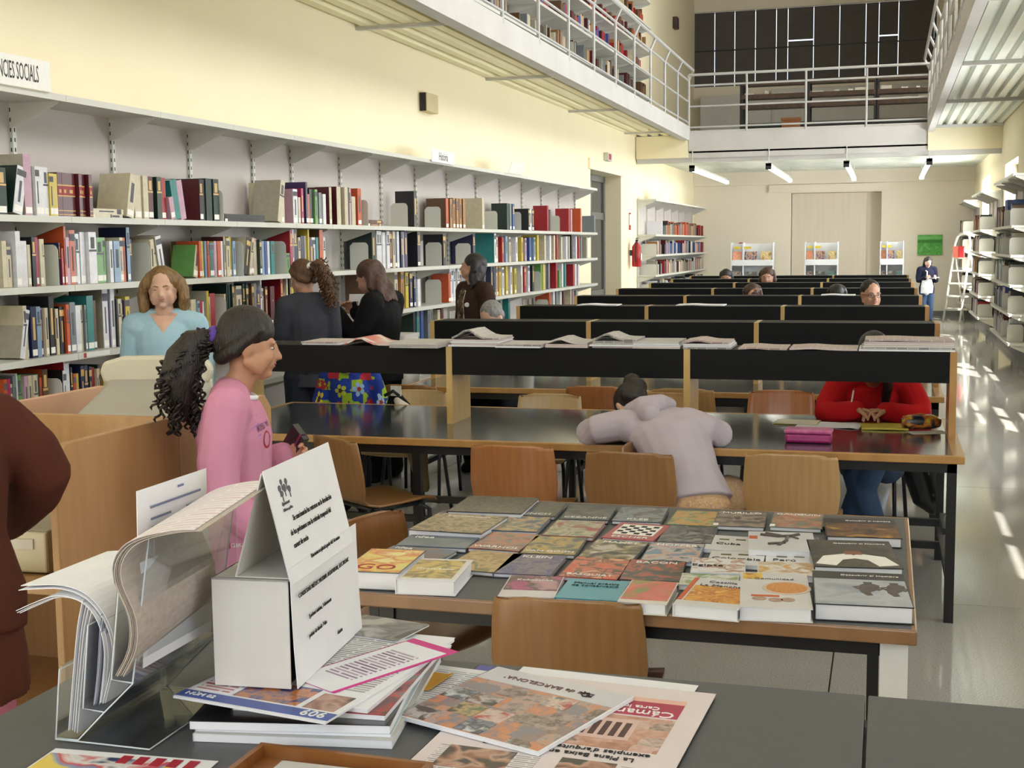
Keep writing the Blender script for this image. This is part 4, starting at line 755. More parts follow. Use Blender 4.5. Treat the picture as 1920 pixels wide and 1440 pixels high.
# ---------------------------------------------------------------- newspapers along the raised shelf
NEWS = newsprint('grey_newsprint', (206, 202, 198), (128, 124, 124), .007); NEWS2 = newsprint('pink_newsprint', (216, 202, 198), (150, 128, 126), .008, 3)
def paper_pile(label, x0, x1, y0, y1, z, n, bend=0, m=None, seedv=0, cat='newspaper', name='newspaper_pile', rz=0):
    rp = random.Random(seedv); ox, oy = (x0+x1)/2, (y0+y1)/2
    o = thing(name, label, cat, (ox, oy, z), rz, 'newspapers and magazines along the nearest shelf')
    hx, hy = (x1-x0)/2, (y1-y0)/2; zz = .0005; t = .009
    for i in range(n):
        e = rp.uniform(-.008, .008); b = MB(); prof = []
        top = i == n-1
        for k in range(9):
            u = -1+2*k/8
            lift = bend*math.exp(-((u+.35)/.42)**2) if top else 0
            prof.append((u*hx*(1-.02*i)+e, zz+lift))
        b.strip(prof, 'y', -hy+e, hy+e*.5, t*.9); b.build('newspaper', m if (m and top) else (NEWS, NEWS2, WHITE)[rp.randint(0, 2) if not top else rp.randint(0, 1)], o, smooth=False)
        zz += t
    return o
sx = lambda px: -2.18+(px-845)*.00264
RED_AD = picture('red_advert', C((226,222,218),(206,90,80),(226,218,214)), 7, 2)
for i, (a, c, n, bend, ov, lb) in enumerate(((528, 610, 2, .0, 0, 'thin open magazine at the left end of the newspaper shelf'), (622, 722, 1, .035, 0, 'tented leaflet with a red corner lying on the newspaper shelf'), (738, 838, 3, .0, .14, 'pile of papers jutting over the shelf edge by the pine upright'), (846, 950, 5, .045, 0, 'tall buckled pile of pinkish papers right of the pine upright'), (946, 1036, 2, .0, .05, 'flat paper pile jutting slightly over the shelf'), (1042, 1126, 3, .022, 0, 'paper pile with lifted corner at mid shelf'), (1130, 1220, 5, .028, 0, 'tall pile of magazines with a lifted top sheet at mid shelf'), (1212, 1302, 4, .0, 0, 'square-stacked magazine pile before the second upright'), (1306, 1396, 4, .012, 0, 'magazine pile right of the second upright'), (1412, 1500, 1, .005, 0, 'thin folded newspaper at the middle of the right shelf'), (1502, 1622, 1, .006, 0, 'thin bluish newspaper left of the thick pile'), (1626, 1790, 6, .004, 0, 'thick spread newspaper pile at the right end of the shelf'))):
    paper_pile(lb, sx(a), sx(c), 6.28-ov, 6.54-ov*.6, 1.1465, n, bend, RED_AD if i == 1 else None, 40+i)
for x0, x1, k, lb in ((-1.7, -1.3, 2, 'loose white papers on the third table shelf'), (-2.55, -2.2, 2, 'white papers lying on the second table shelf'), (-.62, -.3, 3, 'loose papers on the shelf left of the man in glasses')):
    paper_pile(lb, x0, x1, TY[k]+.04, TY[k]+.26, 1.1465, 1, .006, WHITE, int(-x0*10), 'paper', 'loose_papers')
# things on the nearest table
o = thing('pencil_tin', 'magenta metal pencil tin lying on the nearest table by the sleeping girl', 'tin', (-.335, 6.02, .7435), R(-1))
MAG = mat('magenta_tin', (164, 34, 110), .35, noise=.25, nscale=18, c2=(150, 24, 96), coat=.3)
b = MB(); b.box((-.105, -.055, 0), (.105, .055, .042)); b.build('body', MAG, o, bev=.012)
b = MB(); b.box((-.108, -.058, .042), (.108, .058, .062)); b.build('lid', mat('magenta_lid', (184, 60, 132), .3, noise=.2, nscale=22, c2=(204, 120, 160), coat=.3), o, bev=.008)
o = thing('paper_sheet', 'white sheet of paper on the nearest table left of the red sweater', 'paper', (-.27, 6.60, .7435), R(-6)); b = MB(); b.strip([(-.15, 0), (.05, .0), (.12, .004), (.16, .0)], 'y', -.105, .105, .0012); b.build('sheet', WHITE, o)
o = thing('open_book', 'open book with a yellow page under the hands of the girl in red', 'book', (.0, 6.56, .7435), R(3)); YEL = mat('yellow_folder', (196, 178, 60), .5, noise=.3, nscale=12, c2=(184, 164, 50))
b = MB(); b.strip([(-.11, 0), (.0, .002), (.11, 0)], 'y', -.09, .09, .01); b.build('page_block', YEL, o)
o = thing('yellow_folder', 'bright yellow folder catching the light behind the magenta tin', 'folder', (-.43, 6.66, .7435), R(-4)); b = MB(); b.box((-.11, -.08, 0), (.11, .09, .004)); b.build('cover', YEL, o); b = MB(); b.box((-.105, -.085, .0042), (.108, .07, .006)); b.build('sheet', PAGES, o)
o = thing('pencil_case', 'dark pencil case with orange and yellow pattern beside the table upright', 'case', (.17, 6.52, .7435), R(12))
b = MB(); b.tube([(-.09, 0, .035), (-.06, 0, .038), (.05, 0, .040), (.095, 0, .035)], [.022, .036, .038, .022], 12); b.build('pouch', picture('pencil_case_print', C((28,28,40),(40,40,60),(196,110,40),(196,176,60)), 22, 5), o, smooth=True)
b = MB(); b.tube([(-.085, 0, .062), (0, 0, .078), (.085, 0, .062)], .006, 6); b.build('zip', mat('orange_zip', (206, 100, 40), .5, noise=.3, nscale=40, c2=(190, 90, 30)), o)
o = thing('note_paper', 'small pale paper under the pencil case', 'paper', (.20, 6.44, .7425), R(20)); b = MB(); b.box((-.09, -.05, 0), (.09, .05, .001)); b.build('sheet', PAGES, o)
# ---------------------------------------------------------------- foreground counter
o = thing('counter', 'grey laminate counter in the foreground that carries the papers', 'counter', (-.15, 1.3, 0))
b = MB(); b.box((-1.06, -.62, .972), (.131, .587, 1.0)); b.build('countertop', COUNTER, o, bev=.002)
b = MB(); b.box((.135, -.62, .972), (1.2, .587, 1.0)); b.build('countertop', COUNTER, o, bev=.002)
b = MB(); b.box((-1.04, .53, .03), (1.18, .56, .972)); b.box((-1.04, -.55, .03), (-1.015, .53, .972)); b.build('body_panel', GMET, o)
b = MB(); b.box((.08, -.5, 0), (.16, .5, .972)); b.box((1.1, -.5, 0), (1.18, .5, .972)); b.build('support', STEEL, o)
CZ = 1.0005
# brochure holder of clear acrylic: three stepped pockets opening to the left
HX, HY = -1.072, 1.432
o = thing('brochure_holder', 'clear acrylic three-tier brochure holder at the left end of the counter', 'holder', (HX, HY, CZ))
def sheet(name, prof, m, parent, y0, y1, t):
    b = MB(); b.strip(prof, 'y', y0, y1, t); q = b.build(name, m, parent, smooth=False); return q
sheet('base_plate', [(0, 0), (.145, 0)], ACRYL, o, 0, .225, .003)
sheet('stepped_back', [(.036, .004), (.078, .046), (.124, .090), (.158, .29)], ACRYL, o, .002, .223, .003)
sheet('pocket_front', [(.034, .005), (.002, .006), (.016, .105)], ACRYL, o, 0, .225, .003)
sheet('pocket_front', [(.078, .048), (.046, .050), (.060, .165)], ACRYL, o, 0, .225, .003)
sheet('pocket_front', [(.124, .092), (.092, .094), (.112, .235)], ACRYL, o, 0, .225, .003)
b = MB(); b.prism([(.0, .0), (.15, .0), (.165, .29), (.13, .29), (.11, .235), (.046, .06), (.012, .10)], 'y', .222, .225); b.build('end_panel', ACRYL, o)
RIM = mat('acrylic_edge', (214, 222, 228), .12, noise=.3, nscale=30, c2=(200, 209, 216), coat=.6)
for P in ([(0, .002), (.145, .002)], [(.012, .10), (.001, .004), (.036, .004), (.078, .046), (.124, .090), (.158, .29)], [(.060, .165), (.046, .049), (.078, .047)], [(.112, .235), (.092, .093), (.124, .091)]):
    for yy in (.0, .225):
        b = MB(); b.tube([(x, yy, z) for x, z in P], .0011, 5); b.build('edge', RIM, o)
for x, z in ((.012, .10), (.060, .165), (.112, .235), (.158, .29), (.145, .002)):
    b = MB(); b.tube([(x, 0, z), (x, .225, z)], .0011, 5); b.build('edge', RIM, o)
def sheaf(name, label, prof, n, step, m, y0=.008, y1=.21, jit=.004, seedv=1, endj=.01):
    rp = random.Random(seedv); q = thing(name, label, 'papers', (HX, HY, CZ), 0, 'papers in the acrylic holder')
    for i in range(n):
        dx = i*step; j = rp.uniform(-jit, jit); k = rp.uniform(-endj, endj)
        P = [(x+dx, z+j+k*(u/(len(prof)-1))) for u, (x, z) in enumerate(prof)]
        sheet('sheet', P, m, q, y0+rp.uniform(-.003, .003), y1+rp.uniform(-.004, .004), .0009)
    return q
def smoothp(P, n=4):
    out = []
    for i in range(len(P)-1):
        p0 = P[max(i-1, 0)]; p1 = P[i]; p2 = P[i+1]; p3 = P[min(i+2, len(P)-1)]
        for k in range(n):
            t = k/n; out.append(tuple(.5*((2*b_)+(-a_+c_)*t+(2*a_-5*b_+4*c_-d_)*t*t+(-a_+3*b_-3*c_+d_)*t**3) for a_, b_, c_, d_ in zip(p0, p1, p2, p3)))
    return out+[P[-1]]
sheaf('leaflet_sheaf', 'upright white leaflets in the lowest pocket of the acrylic holder', smoothp([(.018, .010), (.030, .09), (.040, .15), (.050, .185)]), 4, .0035, WHITE, seedv=2)
BACKB = mat('bluish_paper', (176, 180, 196), .7, noise=.3, nscale=14, c2=(166, 170, 187))
sheaf('leaflet_sheaf', 'bluish leaflets standing in the middle pocket of the acrylic holder', smoothp([(.058, .054), (.066, .10), (.072, .15), (.076, .18)]), 3, .003, BACKB, seedv=3)
sheaf('curling_sheets', 'large white sheets curling out leftwards from the middle pocket', smoothp([(.072, .056), (.088, .11), (.090, .145), (.078, .178), (.052, .205), (.015, .216), (-.030, .214), (-.052, .212)]), 2, .0016, WHITE, seedv=4, jit=.001)
sheaf('curling_sheets', 'lower thin white sheets drooping leftwards below the large curling ones', smoothp([(.068, .056), (.078, .12), (.070, .165), (.045, .190), (.008, .194), (-.030, .180), (-.058, .166)]), 3, .0018, WHITE, seedv=5, jit=.002)
BR_ = newsprint('booklet_page', (228, 224, 224), (216, 190, 194), .011, 5); EDGEP = mat('booklet_edges', (198, 188, 178), .8, noise=.3, nscale=80, stretch=(6, 1, 1), c2=(172, 160, 148))
q = sheaf('bent_booklets', 'thick sheaf of booklets bent over from the top pocket onto the white sign', smoothp([(.102, .100), (.126, .140), (.132, .185), (.118, .230), (.120, .258), (.138, .282), (.165, .296), (.200, .305), (.225, .309), (.240, .310)]), 9, .0016, EDGEP, seedv=6, jit=.0006, endj=.0)
b = MB(); b.strip([(x-.0005, z+.0016) for x, z in smoothp([(.118, .230), (.120, .258), (.138, .282), (.165, .296), (.200, .305), (.225, .309), (.244, .310)])], 'y', .006, .214, .001); b.build('top_page', BR_, q); q.rotation_euler = (R(7), 0, 0)
q = thing('timetable_sheet', 'upright white printed timetable sheet at the back of the acrylic holder', 'paper', (HX, HY, CZ))
sheet('sheet', [(.128, .105), (.134, .20), (.128, .27), (.130, .345)], WHITE, q, .02, .20, .001)
LINEINK = mat('pale_blue_ink', (120, 126, 160), .6, noise=.3, nscale=40, c2=(108, 114, 148))
for i, (z0, y0, y1) in enumerate(((.332, .12, .135), (.316, .05, .18), (.300, .05, .10), (.300, .14, .18), (.288, .05, .09), (.288, .14, .17), (.276, .05, .10), (.276, .14, .18))):
    b = MB(); b.box((.1305, y0, z0), (.1312, y1, z0+.003)); b.build('printed_line', LINEINK, q)
# magazine stack below the sign box
def magazine(label, x, y, w, d, rz, z, t, cover, pages=WHITE, parts=None, name='magazine', cat='magazine', group='magazines stacked under the white sign box'):
    o = thing(name, label, cat, (x, y, z), R(rz), group)
    b = MB(); b.box((-w/2+.001, -d/2+.001, 0), (w/2-.001, d/2-.001, t-.0008)); b.build('pages', pages, o)
    b = MB(); b.box((-w/2, -d/2, t-.0008), (w/2, d/2, t)); b.box((-w/2, -d/2, .0), (-w/2+.001, d/2, t)); b.build('cover', cover, o)
    if parts: parts(o, w, d, t)
    return o
MX, MY = -.785, 1.675
GLOSSK = mat('gloss_black_cover', (26, 26, 28), .2, noise=.3, nscale=12, c2=(20, 20, 22), coat=.5)
PBLUE = mat('pale_blue_cover', (176, 200, 206), .3, noise=.3, nscale=12, c2=(164, 190, 197), coat=.4)
REDMIX = picture('red_magazine_print', C((40,34,36),(170,34,44),(80,70,72),(196,60,60),(120,118,120)), 16, 8)
z = CZ
for lb, dx, dy, w, d, rz, t, cv in (('bottom magazine of the stack with thick grey page edges', .005, .0, .275, .36, 9, .012, GMET), ('pale blue magazine second from the bottom of the stack', .0, .004, .27, .355, 10, .005, PBLUE), ('glossy black magazine in the middle of the stack', -.005, -.004, .275, .35, 11, .012, GLOSSK), ('dark and red picture magazine jutting out at the right of the stack', .03, .02, .22, .33, 4, .008, REDMIX), ('white magazine with grey pages just below the tabloid', .028, .03, .21, .33, -2, .006, WHITE)):
    magazine(lb, MX+dx, MY+dy, w, d, rz, z, t, cv); z += t+.0003
CROWD = picture('crowd_print', C((40,34,40),(60,70,130),(176,110,50),(206,130,90),(60,40,44)), 46, 3, kind='cells'); FACEP = picture('face_print', C((50,34,30),(150,100,76),(190,150,130),(40,30,30)), 22, 5)
BBAND = mat('blue_band', (78, 98, 170), .4, noise=.3, nscale=30, c2=(70, 90, 160))
def p606(o, w, d, t):
    quad('blue_band', BBAND, o, (-w/2, -d/2+.004), (w/2, -d/2+.028), t)
    text('606', .026, WINK, o, (w*.38, -d/2+.016, t+.001), (0, 0, 0)); text('NÚM 02', .014, WINK, o, (-w*.36, -d/2+.016, t+.001), (0, 0, 0))
    quad('crowd_photo', CROWD, o, (-w*.20, -d/2+.034), (w*.22, -d/2+.10), t); quad('face_photo', FACEP, o, (w*.26, -d/2+.034), (w*.46, -d/2+.09), t)
    quad('text_column', newsprint('red_type', (226,222,222), (176,60,70), .010, 2), o, (-w*.46, -d/2+.036), (-w*.24, -d/2+.09), t)
    quad('text_column', newsprint('grey_type', (222,220,222), (130,128,134), .008, 4), o, (-w*.46, -d/2+.11), (w*.46, d/2-.02), t)
magazine('white tabloid with blue band numbered 606 on top of the stack', -.785, 1.662, .25, .35, -9, z, .004, WHITE, WHITE, p606); z += .0043
MAGP = mat('magenta_print', (214, 40, 140), .45, noise=.3, nscale=30, c2=(202, 34, 130))
def pinkp(o, w, d, t):
    quad('white_field', WHITE, o, (-w/2+.004, -d/2), (w/2-.006, d/2-.02), t); quad('text_column', newsprint('flyer_type', (232,224,232), (120,100,124), .009, 7), o, (-w*.3, -d*.3), (w*.3, d*.25), t+.0006)
magazine('magenta-edged flyer slipped under the right side of the sign box', -.712, 1.70, .10, .24, -27, z, .0012, MAGP, MAGP, pinkp, 'flyer', 'flyer', 'loose flyers')
magazine('dark grey glossy magazine behind the sign box at the far end of the stack', -.775, 1.865, .13, .10, -12, z, .003, picture('grey_magazine_print', C((60,60,62),(130,130,134),(90,90,94),(176,176,180)), 14, 9), WHITE)
SBZ = z+.002
# white sign box with its two printed notices
o = thing('sign_box', 'white card box with printed library notices standing on the magazine stack', 'sign', (-.897, 1.555, SBZ), R(5))
b = MB(); b.box((0, 0, 0), (.113, .004, .155)); b.box((0, .004, 0), (.004, .29, .155)); b.box((0, .286, 0), (.113, .29, .155)); b.box((0, 0, .151), (.113, .29, .155)); b.box((.004, .004, 0), (.109, .286, .003)); b.build('box', CARD, o, bev=.0012)
b = MB(); b.box((.104, .004, .003), (.106, .286, .151)); b.build('inside_shade', INK, o)  # black sheet stands for the shade inside the open box
TEN = [(.036, .1555), (.079, .302), (.113, .1555)]
b = MB(); b.strip([TEN[0], TEN[1]], 'y', .004, .27, .002); b.strip([(.036, .1558), (.113, .1558)], 'y', .004, .27, .0015); b.strip([TEN[1], TEN[2]], 'y', .004, .27, .002); b.build('tent_card', CARD, o)
nt_ = link('upper_notice', None, o, (.0835, .0, .303), (0, R(-13), 0))                              # right slope: x out of the sheet after turning
b = MB(); b.box((0, -.004, -.158), (.0012, .262, .004)); up = b.build('upper_sheet', WHITE, nt_)
def T3(s, size, y, z_, par, m=INK, sxx=.78, x=.0022): return text(s, size, m, par, (x, y, z_), (R(90), 0, R(90)), align='LEFT', sx=sxx)
T3('Se sancionarán los retrasos en la devolución', .0115, .055, -.075, nt_); T3('de los préstamos con la retirada temporal del', .0115, .035, -.093, nt_); T3('carnet de socio', .0115, .035, -.111, nt_); T3('Esta norma se aplicará a partir del 1 de marzo', .0085, .085, -.138, nt_)
lg = MB()
for y0, z0, r in ((.035, -.028, .005), (.045, -.020, .004), (.052, -.030, .006), (.062, -.022, .0045), (.068, -.034, .005), (.040, -.036, .004)):
    lg.tube([(.0012, y0, z0), (.0022, y0, z0)], r, 7); lg.box((.0012, y0-.0012, z0-.012), (.002, y0+.0012, z0))
lg.build('emblem', GINK, nt_); T3('Ajuntament', .0075, .03, -.05, nt_, GINK); T3('Biblioteca pública', .0062, .03, -.059, nt_, GINK)
b = MB(); b.strip([(.122, .0), (.1185, .06), (.1165, .12), (.1155, .172)], 'y', .004, .292, .0012); ls = b.build('lower_sheet', WHITE, o)
for s, sz, y0, zz in (('CONDICIONS PRÉSTEC MATERIAL AUDIOVISUAL, ELECTRÒNIC', .0095, .018, .128), ('3 préstecs màxims, 3 documents', .009, .055, .088), ('préstec de durada: 7 dies', .009, .055, .060), ('Gràcies', .009, .175, .028)):
    T3(s, sz, y0, zz, ls, INK, .80, .1218)
# loose sheets right of the stack
magazine('white sheet lying behind the yellow sticky note right of the stack', -.635, 1.765, .12, .17, -6, CZ, .0015, WHITE, WHITE, lambda o, w, d, t: quad('text_column', newsprint('sheet_type', (232,232,236), (150,150,158), .008, 9), o, (-w*.3, -d*.4), (w*.4, d*.4), t), 'paper_sheet', 'paper', 'loose flyers')
o = thing('sticky_note', 'yellow sticky note on the white sheet right of the stack', 'note', (-.665, 1.775, CZ+.003), R(-8)); b = MB(); b.strip([(-.028, .0), (.02, .0), (.03, .003)], 'y', -.04, .04, .0008); b.build('paper', mat('sticky_yellow', (226, 172, 50), .6, noise=.3, nscale=20, c2=(216, 160, 40)), o)
magazine('small violet card peeping out beside the white sheet', -.59, 1.815, .05, .11, -6, CZ, .001, mat('violet_card', (98, 96, 170), .5, noise=.3, nscale=20, c2=(90, 88, 160)), WHITE, None, 'card', 'card', 'loose flyers')
# newspaper with the square magazine on it
b = None
def pnews(o, w, d, t):
    banner = mat('crimson_banner', (176, 56, 84), .5, noise=.3, nscale=30, c2=(166, 50, 76)); pale = mat('salmon_strip', (230, 186, 170), .6, noise=.3, nscale=30, c2=(222, 176, 160))
    quad('salmon_strip', pale, o, (-w*.42, d*.36), (w*.40, d*.395), t); quad('crimson_banner', banner, o, (-w*.42, d*.24), (w*.40, d*.36), t)
    text('Cámara', .03, WINK, o, (w*.24, d*.265, t+.001), (0, 0, math.pi)); text('Carta local', .016, WINK, o, (w*.2, d*.31, t+.001), (0, 0, math.pi)); text('SECCIÓN COMERCIAL', .012, INK, o, (-w*.02, d*.377, t+.001), (0, 0, math.pi))
    quad('building_photo', picture('facade_print', C((150,110,90),(196,150,130),(214,190,180),(120,100,84)), 34, 6, kind='cells', coat=0, rough=.7), o, (-w*.30, -d*.04), (w*.40, d*.225), t)
    wm = mat('photo_window', (96, 70, 66), .7, noise=.3, nscale=30, c2=(80, 56, 54)); fm = mat('photo_wall', (222, 192, 182), .7, noise=.3, nscale=30, c2=(212, 180, 170))
    quad('photo_wall', fm, o, (w*.02, d*.03), (w*.26, d*.19), t+.0006)
    for i in range(5): quad('photo_window', wm, o, (w*(.04+.043*i), d*.05), (w*(.065+.043*i), d*.16), t+.0012)
    text('La Plana Baixa encara conserva', .0165, INK, o, (w*.02, -d*.105, t+.001), (0, 0, math.pi)); text("exemples d'arquitectura modernista", .0165, INK, o, (w*.02, -d*.065, t+.001), (0, 0, math.pi))
    quad('text_column', newsprint('column_type', (224,216,216), (150,144,148), .006, 11), o, (-w*.44, -d*.46), (-w*.02, -d*.15), t); quad('face_photo', FACEP, o, (-w*.40, -d*.30), (-w*.12, -d*.15), t+.0006)
    quad('face_photo', FACEP, o, (w*.06, -d*.36), (w*.28, -d*.14), t); quad('text_column', newsprint('column_type', (224,216,216), (150,144,148)), o, (w*.30, -d*.46), (w*.42, -d*.15), t)
    b = MB(); x0, x1, y0, y1 = -w*.45, -w*.04, -d*.49, -d*.33
    for a, c in (((x0, y0), (x1, y0+.003)), ((x0, y1-.003), (x1, y1)), ((x0, y0), (x0+.003, y1)), ((x1-.003, y0), (x1, y1))): b.box((a[0], a[1], t+.0012), (c[0], c[1], t+.0018))
    b.build('red_frame', banner, o)
NPAP = mat('newspaper_page', (226, 214, 214), .8, noise=.3, nscale=14, c2=(218, 205, 206))
magazine('white folded pages under the newspaper at the counter edge', -.41, 1.72, .28, .30, -4, CZ, .002, WHITE, WHITE, None, 'newspaper', 'newspaper', 'newspaper sections at the counter edge')
magazine('newspaper front page with crimson banner lying upside down on the counter', -.405, 1.60, .33, .455, -3, CZ+.0025, .0035, NPAP, NPAP, pnews, 'newspaper', 'newspaper', 'newspaper sections at the counter edge')
def pbcn(o, w, d, t):
    quad('grey_header', mat('cover_header', (206, 206, 212), .3, noise=.3, nscale=14, c2=(198, 198, 205), coat=.4), o, (-w/2+.002, d*.27), (w/2-.002, d/2-.002), t)
    quad('photo_collage', picture('collage_print', C((60,50,48),(150,120,110),(120,124,140),(206,130,80),(170,150,146),(90,70,60),(214,206,204)), 26, 7, kind='cells'), o, (-w/2+.003, -d/2+.003), (w/2-.003, d*.265), t)
    rp = random.Random(3)
    for i in range(5):
        for j in range(4):
            if rp.random() < .45: quad('collage_photo', picture('collage_photo_%d' % ((i*4+j) % 6), [C((50,40,40),(190,180,180),(110,80,70)), C((200,150,90),(90,60,50),(214,120,60)), C((120,130,150),(60,60,70),(200,204,210)), C((170,60,50),(210,190,180),(90,90,100)), C((230,226,224),(60,60,64),(160,150,150)), C((90,110,80),(190,160,110),(50,50,44))][(i*4+j) % 6], 40, i*4+j), o, (-w*.48+i*w*.194, -d*.48+j*d*.185), (-w*.48+(i+.92)*w*.194, -d*.48+(j+.9)*d*.185), t+.0006)
    text("Des de BARCELONA'", .017, mat('brown_ink', (110, 70, 64), .5, noise=.3, nscale=40, c2=(100, 62, 56)), o, (-w*.02, d*.37, t+.001), (0, 0, math.pi))
    b = MB(); b.tube([(w*.29, d*.34, t+.0012), (w*.26, d*.39, t+.0012), (w*.21, d*.37, t+.0012), (w*.25, d*.33, t+.0012), (w*.3, d*.345, t+.0012)], .0012, 5); b.tube([(w*.22, d*.40, t+.0012), (w*.27, d*.36, t+.0012)], .001, 5); b.build('line_emblem', INK, o)
magazine('square magazine with photo collage cover lying on the newspaper', -.493, 1.682, .243, .245, -19, CZ+.0072, .006, WHITE, WHITE, pbcn, group='magazines on the counter')
def pleaf(o, w, d, t):
    quad('picture_print', picture('leaflet_print', C((226,200,80),(120,150,190),(206,60,70),(230,226,224),(60,70,110)), 13, 12), o, (-w*.5+.004, -d*.5), (w*.28, d*.42), t)
    for i in range(5): quad('red_letter', RINK, o, (w*(-.05+.1*i), d*.34), (w*(-.05+.1*i)+.014, d*.46), t+.0006)
magazine('white leaflet with yellow, blue and red pictures at the bottom left', -.93, 1.315, .235, .20, 4, CZ, .001, WHITE, WHITE, pleaf, 'leaflet', 'leaflet', 'loose flyers')
o = thing('wooden_tray', 'corner of an orange-brown wooden tray at the bottom edge of the picture', 'tray', (-.675, 1.335, CZ), R(-1))
TRAYW = wood('tray_wood', (150, 96, 48), (124, 76, 34))
for nm, a, c in (('side', (-.10, .107, 0), (.14, .115, .02)), ('side', (-.10, -.115, 0), (.14, -.107, .02)), ('side', (-.10, -.107, 0), (-.092, .107, .02)), ('side', (.132, -.107, 0), (.14, .107, .02)), ('bottom', (-.092, -.107, 0), (.132, .107, .004))):
    b = MB(); b.box(a, c); b.build(nm, TRAYW, o)
o = thing('grey_pad', 'grey pad lying inside the wooden tray', 'pad', (-.665, 1.33, CZ+.0045)); b = MB(); b.box((-.06, -.09, 0), (.07, .085, .012)); b.build('block', GMET, o, bev=.003)
# ---------------------------------------------------------------- study carrels on the left
o = thing('study_carrel', 'beech-panelled study carrel with a computer behind the sign, on the left', 'carrel', (-2.535, 3.3, 0))
def panel(nm, poly, ax, a, c, m=CARREL, par=o): b = MB(); b.prism(poly, ax, a, c); return b.build(nm, m, par, bev=.003)
panel('side_panel', [(-.32, 0), (.32, 0), (.32, 1.13), (-.27, 1.13), (-.32, 1.08)], 'x', .325, .350)
panel('side_panel', [(-.32, 0), (.32, 0), (.32, 1.13), (-.27, 1.13), (-.32, 1.08)], 'x', -.350, -.325)
panel('divider', [(-.325, 0), (.325, 0), (.325, 1.128), (-.325, 1.128)], 'y', .29, .315)
panel('desk', [(-.325, -.30), (.325, -.30), (.325, .29), (-.325, .29)], 'z', .70, .725)
panel('shelf', [(-.325, -.25), (.325, -.25), (.325, .29), (-.325, .29)], 'z', .28, .30)
o2 = thing('study_carrel', 'second beech carrel beyond the divider, carrying the beige machine', 'carrel', (-2.535, 3.95, 0))
panel('side_panel', [(-.325, 0), (.32, 0), (.32, 1.08), (.27, 1.13), (-.325, 1.13)], 'x', .325, .350, par=o2)
panel('side_panel', [(-.325, 0), (.32, 0), (.32, 1.10), (.27, 1.15), (-.325, 1.15)], 'x', -.350, -.325, mat('pink_beech', (206, 164, 132), .5, noise=.3, nscale=6, c2=(198, 154, 122)), o2)
panel('desk', [(-.325, -.325), (.325, -.325), (.325, .30), (-.325, .30)], 'z', .70, .725, par=o2)
BEIGE = mat('beige_plastic', (168, 165, 154), .5, noise=.3, nscale=5, c2=(160, 156, 144)); BEIGE2 = mat('pale_beige_plastic', (208, 202, 182), .45, noise=.3, nscale=5, c2=(200, 194, 173))
o = thing('desktop_computer', 'beige desktop computer case inside the near carrel', 'computer', (-2.55, 3.30, .7255), R(4))
b = MB(); b.box((-.21, -.19, 0), (.21, .19, .13)); b.build('case', BEIGE, o, bev=.006); b = MB(); b.box((-.21, -.205, .005), (.21, -.19, .125)); b.build('front_bezel', BEIGE2, o, bev=.006)
b = MB(); b.box((.02, -.209, .075), (.17, -.205, .105)); b.build('drive_slot', GMET, o); b = MB(); b.box((-.17, -.209, .03), (-.03, -.205, .036)); b.box((-.17, -.209, .05), (-.03, -.205, .056)); b.build('vent', INK, o)
o = thing('display_monitor', 'beige tube monitor seen from behind above the carrel divider', 'monitor', (-2.50, 3.93, .7255), R(16))
b = MB(); b.box((-.13, -.12, 0), (.13, .13, .03)); b.tube([(0, 0, .03), (0, 0, .08)], .07, 12); b.build('stand', BEIGE, o, bev=.005)
vs = []; ring = []
for y, hw, z0, z1 in ((-.25, .175, .13, .385), (-.18, .19, .10, .405), (.08, .185, .08, .46), (.16, .20, .07, .475)):
    ring.append([(-hw, y, z0), (hw, y, z0), (hw, y, z1-.03), (hw-.03, y, z1), (-hw+.03, y, z1), (-hw, y, z1-.03)])
b = MB(); b.add([p for r_ in ring for p in r_], [(i*6+k, i*6+(k+1) % 6, (i+1)*6+(k+1) % 6, (i+1)*6+k) for i in range(3) for k in range(6)]+[tuple(range(6))[::-1], tuple(18+k for k in range(6))]); b.build('housing', BEIGE, o, bev=.008)
b = MB(); b.prism([(-.19, .455), (.19, .455), (.205, .50), (.19, .535), (.12, .555), (-.12, .555), (-.19, .535), (-.205, .50)], 'y', .14, .19); b.build('curved_hood', BEIGE2, o, bev=.012)
b = MB(); b.box((-.195, .16, .06), (.195, .20, .47)); b.build('bezel', BEIGE2, o, bev=.01)
